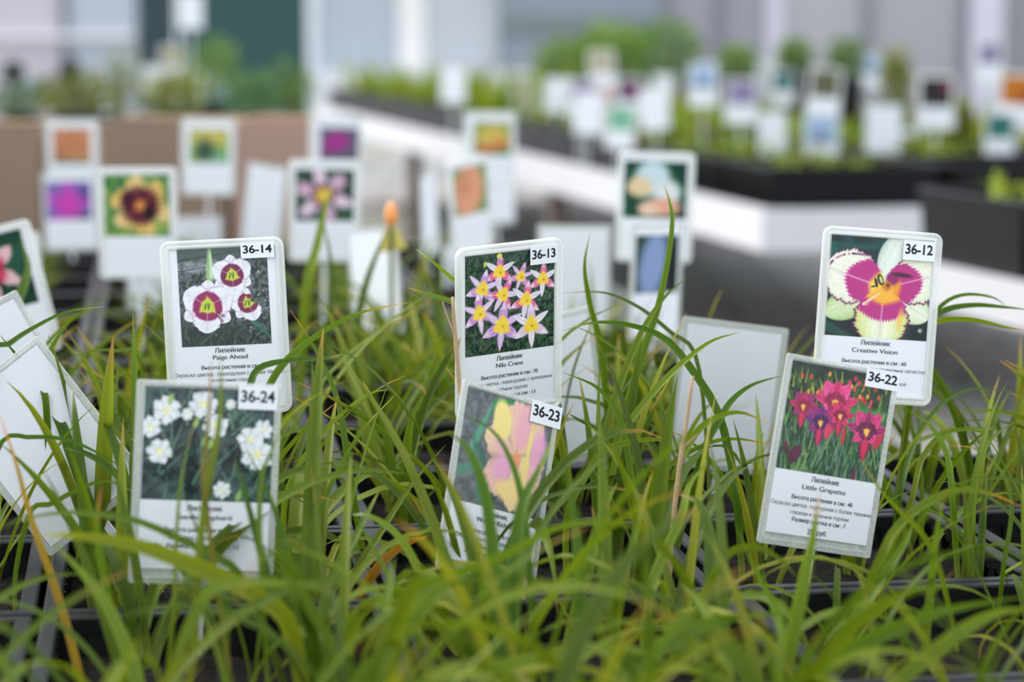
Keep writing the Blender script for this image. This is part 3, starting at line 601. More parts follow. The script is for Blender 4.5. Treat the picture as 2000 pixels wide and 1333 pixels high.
def text_mesh(txt, size, bold, x, z, y, align='CENTER', sx=1.0):
    cu = bpy.data.curves.new('lettering', 'FONT'); cu.body = txt; cu.size = 1.0; cu.align_x = align; cu.offset = bold; cu.resolution_u = 3; cu.space_character = .96
    o = bpy.data.objects.new('tmp', cu); COL.objects.link(o); bpy.context.view_layer.update()
    me = bpy.data.meshes.new_from_object(o.evaluated_get(bpy.context.evaluated_depsgraph_get())); bpy.data.objects.remove(o); bpy.data.curves.remove(cu)
    me = mend_bars(me)
    me.transform(Matrix.Translation((x, y, z)) @ Matrix.Rotation(PI / 2, 4, 'X') @ Matrix.Diagonal((sx * size, size, size, 1))); me.materials.clear(); me.materials.append(M_INK); return me
def join_text(name, items, y):
    bm = bmesh.new()
    for (txt, size, bold, x, z, sx) in items:
        me = text_mesh(txt, size, 0, 0, 0, y); xs = [v.co.x for v in me.vertices]
        me.transform(Matrix.Translation((x, 0, z)) @ Matrix.Scale(len(txt) * sx * CARD_W / (max(xs) - min(xs)), 4, (1, 0, 0))); bm.from_mesh(me)
        if bold > .004:
            for q in (1, 2):
                me.transform(Matrix.Translation((.00007, 0, 0))); bm.from_mesh(me)
        bpy.data.meshes.remove(me)
    me = bpy.data.meshes.new(name); bm.to_mesh(me); bm.free(); me.materials.append(M_INK); return me
PICC = {}
def card(label, pose, style='A', photo=None, prect=(.1, .9, .05, .6), n=20, insert=(.055, .945, .04, .96), title=None, lines=None, number=None, stk=None, near=False, group=None, sc=1.0, ground=None, stake=True, gray=False):
    R = Euler(pose[3:6]).to_matrix(); c = Vector(pose[:3]); zl = R @ Vector((0, 0, 1))
    g = SOILZ - .03 if ground is None else ground
    Ls = max(CARD_H * sc / 2 + .03, (c.z - g) / max(zl.z, .35)) ; base = c - zl * Ls
    r = root('plant_label', base, pose[3:6]); tag(r, label, 'label', group)
    r.scale = (sc, sc, sc); zc = Ls / sc
    ux = lambda u: (u - .5) * CARD_W
    vz = lambda v: zc + (.5 - v) * CARD_H
    link('case', CASES[style], r, (0, 0, zc))
    if style == 'B': link('back_sheet', BACK, r, (0, 0, zc))
    if near: link('pane', PANE, r, (0, 0, zc))
    i0, i1, j0, j1 = insert
    ins = link('card_insert', boxes('card_insert', [(ux(i0), ux(i1), -.0004, .0002, vz(j1), vz(j0))], M_PAPERB if gray else M_PAPER), r)
    if photo:
        a, b, v0, v1 = prect; asp = (v1 - v0) * CARD_H / ((b - a) * CARD_W)
        key = photo
        fn = PAINT.get(photo) or pic_simple(photo)
        p = fn(n, asp); link('photo', p.mesh('photo', ux(a), ux(b), vz(v1), vz(v0), -.0005), ins)
    if title:
        link('title_lettering', join_text('title_lettering', [(t, s, .009, ux(u), vz(v), .031 if t == 'Лилейник' else .0255) for t, s, u, v in title], -.00052), ins)
        link('detail_lettering', join_text('detail_lettering', [(t, s, bo, ux(u), vz(v), .0215) for t, s, u, v, bo in lines], -.00052), ins)
    if number:
        x0, x1, v0, v1, rot = stk
        cx, cz = (ux(x0) + ux(x1)) / 2, (vz(v0) + vz(v1)) / 2; hw, hh = (ux(x1) - ux(x0)) / 2, (vz(v0) - vz(v1)) / 2
        st = link('number_sticker', boxes('number_sticker', [(-hw, hw, -.0003, 0, -hh, hh)], M_PAPER), r, (cx, -.00215 if style == 'A' else -.0012, cz), (0, rot, 0))
        tm = text_mesh(number, hh * 1.6, .026, 0, 0, -.00034); xs = [v.co.x for v in tm.vertices]; zs = [v.co.z for v in tm.vertices]
        tm.transform(Matrix.Translation((-(max(xs) + min(xs)) / 2, 0, -(max(zs) + min(zs)) / 2))); kx = hw * 1.74 / (max(xs) - min(xs)); kz = hh * 1.06 / (max(zs) - min(zs))
        tm.transform(Matrix.Translation((0, 0, hh * .12)) @ Matrix.Diagonal((kx, 1, kz, 1))); link('number_lettering', tm, st)
    if stake: link('stake', boxes('stake', [(-.0022, .0022, .0018, .0032, 0, zc - .005)], M_STAKE), r)
    return r
def tl(lines, z0, dz, size): pass
T = .0037
card('sharp clear-cased plant label 36-14 with white maroon-eyed flowers', POSE['36-14'], 'A', '36-14', (.135, .862, .038, .605), 170, (.06, .955, .03, .965),
     [('Лилейник', T * 1.1, .52, .645), ('Paige Ahead', T, .52, .683)], [('Высота растения в см : 70', .0032, .55, .738, .007), ('Окраска цветка : лавандовая с более тёмным', .0031, .515, .776, .002), ('фиолетовым глазом', .0031, .515, .812, .0)],
     '36-14', (.655, .925, .025, .115, 0), True)
card('sharp clear-cased plant label 36-13 with many pink star-shaped lilies', POSE['36-13'], 'A', '36-13', (.085, .925, .05, .63), 170, (.06, .95, .03, .965),
     [('Лилейник', T * 1.1, .5, .675), ('Nile Crane', T, .5, .715)], [('Высота растения в см : 70', .0032, .5, .775, .007), ('Окраска цветка : лавандовая с кремовым', .003, .5, .815, .002), ('и зелёным горлом', .003, .5, .855, .0), ('Размер цветка в см : 13', .003, .5, .895, .006)],
     '36-13', (.68, .935, .035, .14, 0), True)
card('sharp clear-cased plant label 36-12 with one large cream and magenta flower', POSE['36-12'], 'A', '36-12', (.06, .925, .045, .625), 190, (.06, .95, .03, .965),
     [('Лилейник', T * 1.1, .5, .668), ('Creative Vision', T, .5, .712)], [('Высота растения в см : 60', .0032, .5, .775, .007), ('Окраска цветка : светло кремовые лепестки', .003, .5, .815, .002), ('с ярким выразительным', .003, .5, .855, .0), ('глазом и каймой', .003, .62, .892, .0)],
     '36-12', (.67, .935, .05, .165, 0), True)
card('clear plant label 36-22 with magenta lilies in a garden, leaning right', POSE['36-22'], 'B', '36-22', (.055, .95, .02, .60), 170, (.055, .95, .02, .935),
     [('Лилейник', T * 1.1, .5, .645), ('Little Grapette', T, .5, .688)], [('Высота растения в см : 40', .0032, .5, .745, .007), ('Окраска цветка : пурпурная с более темным', .003, .505, .785, .002), ('глазком и зеленым горлом', .003, .5, .825, .0), ('Размер цветка в см : 7', .0032, .5, .862, .007), ('250 руб.', .0038, .5, .918, .007)],
     '36-22', (.70, 1.0, .0, .10, 0), True)
card('out-of-focus plant label 36-24 with white flowers behind front leaves', POSE['36-24'], 'B', '36-24', (.06, .955, .02, .585), 110, (.055, .955, .015, .925),
     [('Лилейник', T * 1.1, .5, .635), ('Gentle Shepherd', T, .5, .678)], [('Высота растения в см : 70', .0032, .5, .74, .007), ('Окраска цветка : белая', .0032, .5, .78, .007), ('Размер цветка в см : 13', .0032, .5, .82, .007)],
     '36-24', (.70, .97, .01, .125, 0), True)
card('tilted plant label 36-23 with a big peach and pink flower', POSE['36-23'], 'B', '36-23', (.055, .95, .02, .63), 110, (.055, .95, .02, .94),
     [('Лилейник', T * 1.1, .5, .675), ('Worldly Riches', T, .5, .715)], [('Высота растения в см : 65', .0032, .5, .775, .007), ('Окраска цветка : розовая, с более', .003, .5, .815, .002), ('кремовыми полосами и', .003, .5, .852, .0), ('Размер цветка в см : 15', .0032, .5, .89, .007)],
     '36-23', (.70, 1.02, .0, .12, 0), True)
# blank rear sides of further labels
card('blank white label back standing between 36-13 and 36-22', (0.1445, 1.6112, 0.5534, -0.014, 0.1155, -0.0756), 'B', near=True, gray=True)
card('blank white label back right behind the 36-13 label', (0.0294, 1.5867, 0.5612, -0.0023, -0.149, 0.5915), 'B', near=True, gray=True)
hp = at(86, 872, 1.345)
card('blank scuffed label back leaning steeply at the left edge', (hp.x, hp.y, hp.z, -.1, math.radians(-38), 0), 'B', near=True, gray=True)
hp = at(10, 760, 1.50)
card('blank label back hidden behind the steeply leaning one at left edge', (hp.x, hp.y, hp.z, -.1, math.radians(-28), .1), 'B', near=True, gray=True)
# blurred labels on the front bench  (px, py centre, width px, roll, yaw)
FB = [
    ('blurred label with red and yellow star flower cut by left edge', 4, 575, 185, -14, -8, 'redstar', (.09, .88, .06, .62), 'A'),
    ('plain white label top peeking behind the red star label', 6, 560, 150, 0, 5, None, None, 'A'),
    ('blurred label with maroon-eyed yellow flower before the cardboard boxes', 270, 436, 155, 0, 4, 'maroon', (.08, .9, .07, .62), 'A'),
    ('blurred label with tan orange blossoms before the left cardboard box', 142, 306, 103, 0, 4, 'orange', (.13, .85, .12, .60), 'A'),
    ('blurred label with violet flower standing before the orange blossom label', 138, 414, 110, -1, 0, 'violet', (.08, .88, .12, .60), 'B'),
    ('blurred label with yellow-green picture against the middle cardboard box', 407, 307, 106, 1, 0, 'yellowgreen', (.15, .88, .14, .58), 'A'),
    ('narrow bluish blank label leaning before the right cardboard box', 516, 400, 112, 9, 52, None, None, 'B'),
    ('blurred label with pale pink dark-eyed flower right of the boxes', 634, 412, 142, 1, 6, 'palepink', (.10, .90, .10, .60), 'A'),
    ('blurred label with magenta bloom behind the pale pink flower label', 656, 300, 105, 1, 0, 'magenta', (.20, .92, .16, .62), 'A'),
    ('blank white label back before the pale pink flower label', 732, 550, 150, -6, -45, None, None, 'B'),
    ('thin edge-on white label between the orange bud and the salmon flower label', 838, 420, 118, -7, 76, None, None, 'B'),
    ('blurred label with salmon flower turned sideways', 918, 400, 132, -5, 54, 'salmon', (.12, .92, .10, .60), 'A'),
    ('blurred label with golden flower behind the salmon flower label', 956, 292, 104, 1, 6, 'gold', (.20, .90, .14, .58), 'A'),
    ('bluish blank label right under the golden flower label', 972, 372, 96, 0, 45, None, None, 'B'),
    ('blank white label back behind the right shoulder of 36-13', 1120, 545, 150, 1, 10, None, None, 'B'),
    ('blurred label with cream flowers on dark green right of 36-13', 1279, 405, 153, 2, 4, 'cream', (.09, .90, .09, .60), 'A'),
    ('blurred label with bluish flower below the cream flower label', 1281, 550, 160, 3, 48, 'bluewhite', (.08, .92, .10, .60), 'B'),
    ('small blank label behind the maroon-eyed flower label', 385, 494, 102, 0, 0, None, None, 'B'),
    ('blank label lower down behind the left rim of 36-14', 302, 585, 126, 2, 40, None, None, 'B'),
    ('small blank label behind the left shoulder of 36-13', 905, 560, 118, 2, 45, None, None, 'B'),
]
for (lab, px, py, wp, ro, ya, ph, pr, st) in FB:
    card(lab, simple_pose(px, py, wp, ro, ya), st, ph, pr or (.1, .9, .05, .6), 48, (.06, .95, .035, .96), group='blurred labels on the front bench')

# ------------------------------------------------------------------ right bench : crates, tufts, shrubs, labels
FOL2 = [foliage_mesh('tuft_foliage', 300 + k, 34, .13, .62, 5, 1.5, [(178, 198, 50), (156, 184, 54), (196, 206, 84), (124, 160, 54)]) for k in range(4)]
for jj in range(18):
    for ii in range(3):
        c = O2 + P2 * (.03 + .18 + ii * .385) + R2 * (.03 + .18 + jj * .362); c.z = TOPZ + .003
        x, y, z = proj(c)
        if x > 2150: continue
        nm = ['left-edge', 'middle', 'far-side'][ii]
        crate(CM2, c, A2 + rng.uniform(-.01, .01), 'black crate on the right bench, %s column, %s from the front' % (nm, ordinal(jj)), 'black crates on the right bench', jj < 2)
        if rng.random() < .86:
            o = root('potted_tuft', c + Vector((0, 0, .06)), (0, 0, rng.uniform(0, 6))); tag(link('foliage', rng.choice(FOL2), o), kind='stuff'); s = rng.uniform(.75, 1.1); o.scale = (s, s, s * rng.uniform(.8, 1.25) * (.62 if jj < 3 else 1.5 if ii == 0 else 1))
            tag(o, 'blurred green tuft in the %s crate column of the right bench, %s from front' % (nm, ordinal(jj)), 'plant', 'tufts on the right bench')
def shrub(px, py, wpx, hpx, Z, label, tones, n=900, group='leafy plants in the background'):
    base = at(px, py + hpx / 2, Z); rr = random.Random(int(px * 7 + py)); rx = wpx / F_PX * Z / 2; hz = hpx / F_PX * Z
    V, Fc, Cc = [], [], []; ls = max(.02, rx * .32)
    for k in range(n):
        u = rr.uniform(-1, 1); v = rr.uniform(-1, 1); wv = rr.uniform(0, 1)
        if u * u + v * v + (wv - .45) ** 2 * 2.6 > 1.05: continue
        p = Vector((u * rx, v * rx, wv * hz)); d = Vector((rr.uniform(-1, 1) + u, rr.uniform(-1, 1) + v, rr.uniform(-.2, 1.2))).normalized(); s = d.cross(Vector((rr.uniform(-1, 1), rr.uniform(-1, 1), rr.uniform(-1, 1)))).normalized(); o = len(V); L = ls * rr.uniform(.6, 1.2)
        V += [p, p + d * L * .5 + s * L * .22, p + d * L, p + d * L * .5 - s * L * .22]; Fc += [(o, o + 1, o + 2, o + 3)]; c = lin(rr.choice(tones)); Cc += [c] * 4
    r = root('potted_shrub', base); tag(r, label, 'plant', group)
    f = link('foliage', mesh('foliage', V, Fc, M_LEAF, np.array(Cc)), r); tag(f, kind='stuff')
    st = []
    for k in range(4):
        a = rr.uniform(-.4, .4) * rx; b = rr.uniform(-.4, .4) * rx; st.append((a - .003, a + .003, b - .003, b + .003, -.03, hz * .8))
    link('stems', boxes('stems', st, mat('green_stem', (90, 104, 52), .6)), r)
    zt = base.z - TOPZ
    if zt > .03:
        pot = []; n2 = 14; rp = max(.05, min(rx * .6, .11)); vs = []; fs = []
        prof = [(rp * .75, -zt), (rp, -.01), (rp * 1.07, -.01), (rp * 1.07, .006), (rp * .97, .006), (rp * .95, -.02)]
        for (q, z) in prof:
            for i in range(n2): vs.append((q * math.cos(2 * PI * i / n2), q * math.sin(2 * PI * i / n2), z))
        for k in range(len(prof) - 1):
            for i in range(n2): fs.append((k * n2 + i, k * n2 + (i + 1) % n2, (k + 1) * n2 + (i + 1) % n2, (k + 1) * n2 + i))
        fs.append(tuple(range(n2 - 1, -1, -1))); fs.append(tuple((len(prof) - 1) * n2 + i for i in range(n2)))
        link('pot', mesh('pot', vs, fs, M_BLACK), r)
    return r
GT = [(118, 150, 52), (98, 134, 44), (136, 162, 66), (84, 116, 46)]; GO = [(124, 130, 44), (144, 146, 54), (104, 114, 42)]; GD = [(84, 120, 66), (100, 140, 84), (70, 100, 56)]
for a in [(1105, 130, 120, 95, 8.2, 'leftmost bright green shrub on the right bench', GT), (1200, 110, 150, 110, 8.6, 'wide green shrub second from left on the right bench', GT), (1300, 105, 130, 120, 8.3, 'tall dark green shrub left of the posts on the right bench', GD + GT),
          (1440, 118, 75, 62, 7.6, 'round green shrub behind the sky-blue label', GT), (1552, 108, 70, 60, 7.4, 'small olive green shrub right of the light post', GT), (1652, 118, 70, 80, 7.0, 'green shrub before the dark grey post', GD + GT),
          (1748, 152, 56, 110, 6.6, 'narrow upright olive shrub right of the middle', GO), (1872, 240, 50, 90, 5.6, 'olive plant beside the dark flower label at right', GO)]:
    shrub(a[0], a[1], a[2], a[3], a[4], a[5], a[6])
RB = [('blue-white blank label at the left end', 1087, 186, 50, None), ('pale beige label behind the bright shrub', 1175, 135, 52, 'beige'), ('grey mauve picture label at left', 1137, 194, 56, 'mauve'), ('pink flower label', 1181, 196, 50, 'pink'),
      ('plum flower label right of the pink one', 1229, 190, 56, 'plum'), ('narrow white blank label above the cream flower label', 1295, 176, 46, None), ('mint green picture label low behind the cream label', 1212, 248, 62, 'mint'),
      ('low white blank label left of the mint one', 1150, 222, 60, None), ('low white blank label right of the plum one', 1278, 214, 60, None), ('small white blank label over the cream label corner', 1342, 268, 42, None),
      ('sky-blue picture label', 1373, 166, 60, 'sky'), ('mauve picture label in the middle', 1448, 198, 64, 'mauve'), ('pale blank label before the light post', 1493, 145, 44, None), ('teal top picture label right of the light post', 1530, 172, 48, 'teal'),
      ('lavender blank label standing low in the middle', 1508, 262, 62, None), ('dark olive picture label in the middle', 1610, 182, 70, 'olive'), ('bluish picture label overhanging the crates', 1603, 274, 72, 'sky'), ('white strip label beside the bluish one', 1655, 240, 34, None),
      ('wide lavender blank label right of the middle', 1725, 256, 74, None), ('tilted white label over the wide lavender one', 1776, 288, 54, None), ('near-black flower label', 1828, 200, 76, 'dark'), ('small grey-blue label behind the green shrub', 1700, 140, 46, 'sky'),
      ('amber orange picture label at the right edge', 1985, 196, 76, 'amber'), ('teal picture label below the amber one', 1953, 264, 62, 'teal'), ('small pale label left of the teal one', 1906, 262, 42, None), ('mauve-grey label before the white post', 1932, 120, 56, 'mauve'),
      ('bluish blank label at the far left end above the crates', 885, 166, 52, None), ('pale green label at the far left end', 1022, 196, 44, 'beige'), ('lone white label tilted near the far end', 960, 178, 36, None), ('tiny white label before the wall', 1560, 150, 38, None), ('white blank label between the sky-blue and mauve ones', 1412, 226, 44, None)]
for (lab, px, py, wp, ph) in RB:
    ro = rng.uniform(-5, 5) + (12 if 'tilted' in lab else 0)
    sc = max(1, wp / 62)
    card('blurred ' + lab + ' on the right bench', simple_pose(px, py, wp, ro, rng.uniform(-15, 15), 0, CARD_W * sc), 'A' if ph else 'B', ph, (.1, .9, .06, .58), 14, (.06, .95, .035, .96), group='blurred labels on the right bench', ground=TOPZ + .03, sc=sc)
# near right bench: deep black crates
for jj in range(4):
    c = O3 + P3 * (.155) + R3 * (.2 + jj * .345); c.z = TOPZ + .003
    crate(CM3, c, A3, 'deep black crate on the bench at the right frame edge, %s from the front' % ordinal(jj), 'deep black crates at the right edge', False)
    if jj < 3:
        c2 = c + P3 * .31
        crate(CM3, c2, A3, 'deep black crate in the outer column at the right frame edge, %s from the front' % ordinal(jj), 'deep black crates at the right edge', False)
    o = root('potted_tuft', c + Vector((0, 0, .088)), (0, 0, jj)); tag(link('foliage', FOL2[jj % 4], o), kind='stuff'); o.scale = (.8, .8, .6); tag(o, 'low green tuft in deep black crate at right frame edge, %s from front' % ordinal(jj), 'plant', 'tufts at the right edge')

# ------------------------------------------------------------------ cardboard boxes
M_CB = mat('brown_cardboard', (140, 120, 102), .8, .2, .08, 14); M_CB2 = mat('pinkish_cardboard', (168, 138, 124), .8, .2, .06, 14); M_CB3 = mat('cardboard_inside', (206, 180, 152), .8, .2, .05, 14)
def carton(x0, x1, y0, y1, h, m, label, flaps):
    cx, cy = (x0 + x1) / 2, (y0 + y1) / 2; r = root('cardboard_box', (cx, cy, TOPZ + .002)); tag(r, label, 'box', 'cardboard boxes at the end of the front bench')
    a, b, t = (x1 - x0) / 2, (y1 - y0) / 2, .004
    link('base', boxes('base', [(-a, a, -b, b, 0, t)], m), r)
    for bx in [(-a, a, -b, -b + t, t, h), (-a, a, b - t, b, t, h), (-a, -a + t, -b + t, b - t, t, h), (a - t, a, -b + t, b - t, t, h)]: link('wall', boxes('wall', [bx], m), r)
    for (k, ang) in flaps:
        if k == 'f': o = link('flap', boxes('flap', [(-a + .003, a - .003, -.07, 0, -.002, .002)], M_CB3), r, (0, -b, h + .002), (math.radians(ang), 0, 0))
        elif k == 'k': o = link('flap', boxes('flap', [(-a + .003, a - .003, 0, .09, -.002, .002)], M_CB3), r, (0, b, h + .002), (math.radians(ang), 0, 0))
        elif k == 'l': o = link('flap', boxes('flap', [(-.07, 0, -b + .003, b - .003, -.002, .002)], M_CB3), r, (-a, 0, h + .002), (0, math.radians(ang), 0))
        else: o = link('flap', boxes('flap', [(0, .07, -b + .003, b - .003, -.002, .002)], M_CB3), r, (a, 0, h + .002), (0, math.radians(-ang), 0))
    return r
carton(-.92, -.675, 3.44, 3.70, .215, M_CB, 'brown cardboard box at the left frame edge', [('k', -6)])
carton(-.598, -.408, 3.45, 3.70, .222, M_CB, 'brown cardboard box behind the maroon-eyed flower label', [('k', -4)])
carton(-.402, -.290, 3.46, 3.70, .222, M_CB2, 'pinkish brown cardboard box behind the narrow blank label', [('k', -2)])

# ------------------------------------------------------------------ plants and markers behind the boxes, at left
for a in [(150, 185, 150, 80, 6.6, 'low olive plant behind the left cardboard box', GO), (236, 165, 90, 130, 6.8, 'upright olive plant between boxes and white sheet', GO), (340, 185, 120, 80, 6.7, 'low olive plant behind the middle cardboard box', GO),
          (415, 140, 110, 130, 7.0, 'tall bright green plant before the green gate', GT), (490, 185, 110, 90, 6.8, 'mid green plant before the green gate', GD), (570, 175, 90, 110, 6.9, 'yellow-green plant at the right jamb of the green gate', GT), (40, 195, 110, 60, 6.7, 'low greyish plant at the left frame edge', GD)]:
    shrub(*a, n=520)
for (lab, px, py, wp, ph) in [('beige blurred label before the green gate', 337, 122, 47, 'beige'), ('white blurred label between plants before the green gate', 405, 172, 47, None), ('blurred white marker high on the green gate', 372, 22, 50, None), ('blurred white label below the beige one at the gate', 300, 160, 47, None), ('pale blue label at left before the white sheet', 70, 185, 47, 'sky'), ('blue label above the middle cardboard box', 425, 200, 47, 'sky')]:
    card(lab, simple_pose(px, py, wp, rng.uniform(-6, 6), rng.uniform(-10, 10)), 'A' if ph else 'B', ph, (.1, .9, .06, .58), 12, group='blurred labels behind the boxes', ground=TOPZ)
# dark seed heads on stems
def seedhead(px, py, Z, label):
    c = at(px, py, Z); r = root('seed_head', (c.x, c.y, TOPZ)); tag(r, label, 'plant', 'dark round seed heads at left'); h = c.z - TOPZ
    link('stem', boxes('stem', [(-.004, .004, -.004, .004, 0, h)], mat('green_stem', (90, 104, 52), .6)), r)
    bm = bmesh.new(); bmesh.ops.create_icosphere(bm, subdivisions=2, radius=.034); rr = random.Random(5)
    for v in bm.verts: v.co *= rr.uniform(.85, 1.15)
    me = bpy.data.meshes.new('head'); bm.to_mesh(me); bm.free(); me.materials.append(mat('dark_seed', (52, 56, 50), .8)); link('head', me, r, (0, 0, h))
seedhead(25, 142, 6.5, 'dark round seed head at the left frame edge'); seedhead(135, 138, 6.6, 'dark round seed head before the dark wall post')

# ------------------------------------------------------------------ individually seen leaves, stalks and buds on the front bench
def smooth_line(P, n):
    P = [Vector(p) for p in P]; Q = [P[0] * 2 - P[1]] + P + [P[-1] * 2 - P[-2]]; out = []
    seg = len(P) - 1
    for k in range(n):
        s = k / (n - 1) * seg; i = min(int(s), seg - 1); t = s - i; a, b, c, d = Q[i], Q[i + 1], Q[i + 2], Q[i + 3]
        out.append(.5 * ((2 * b) + (c - a) * t + (2 * a - 5 * b + 4 * c - d) * t * t + (3 * b - a - 3 * c + d) * t ** 3))
    return out
OR, YE, TA, BR = (226, 140, 44), (176, 176, 36), (206, 170, 120), (168, 92, 60)
G1, G2, G3, G4, G5 = (118, 150, 36), (94, 132, 34), (154, 178, 66), (142, 164, 42), (108, 136, 62)
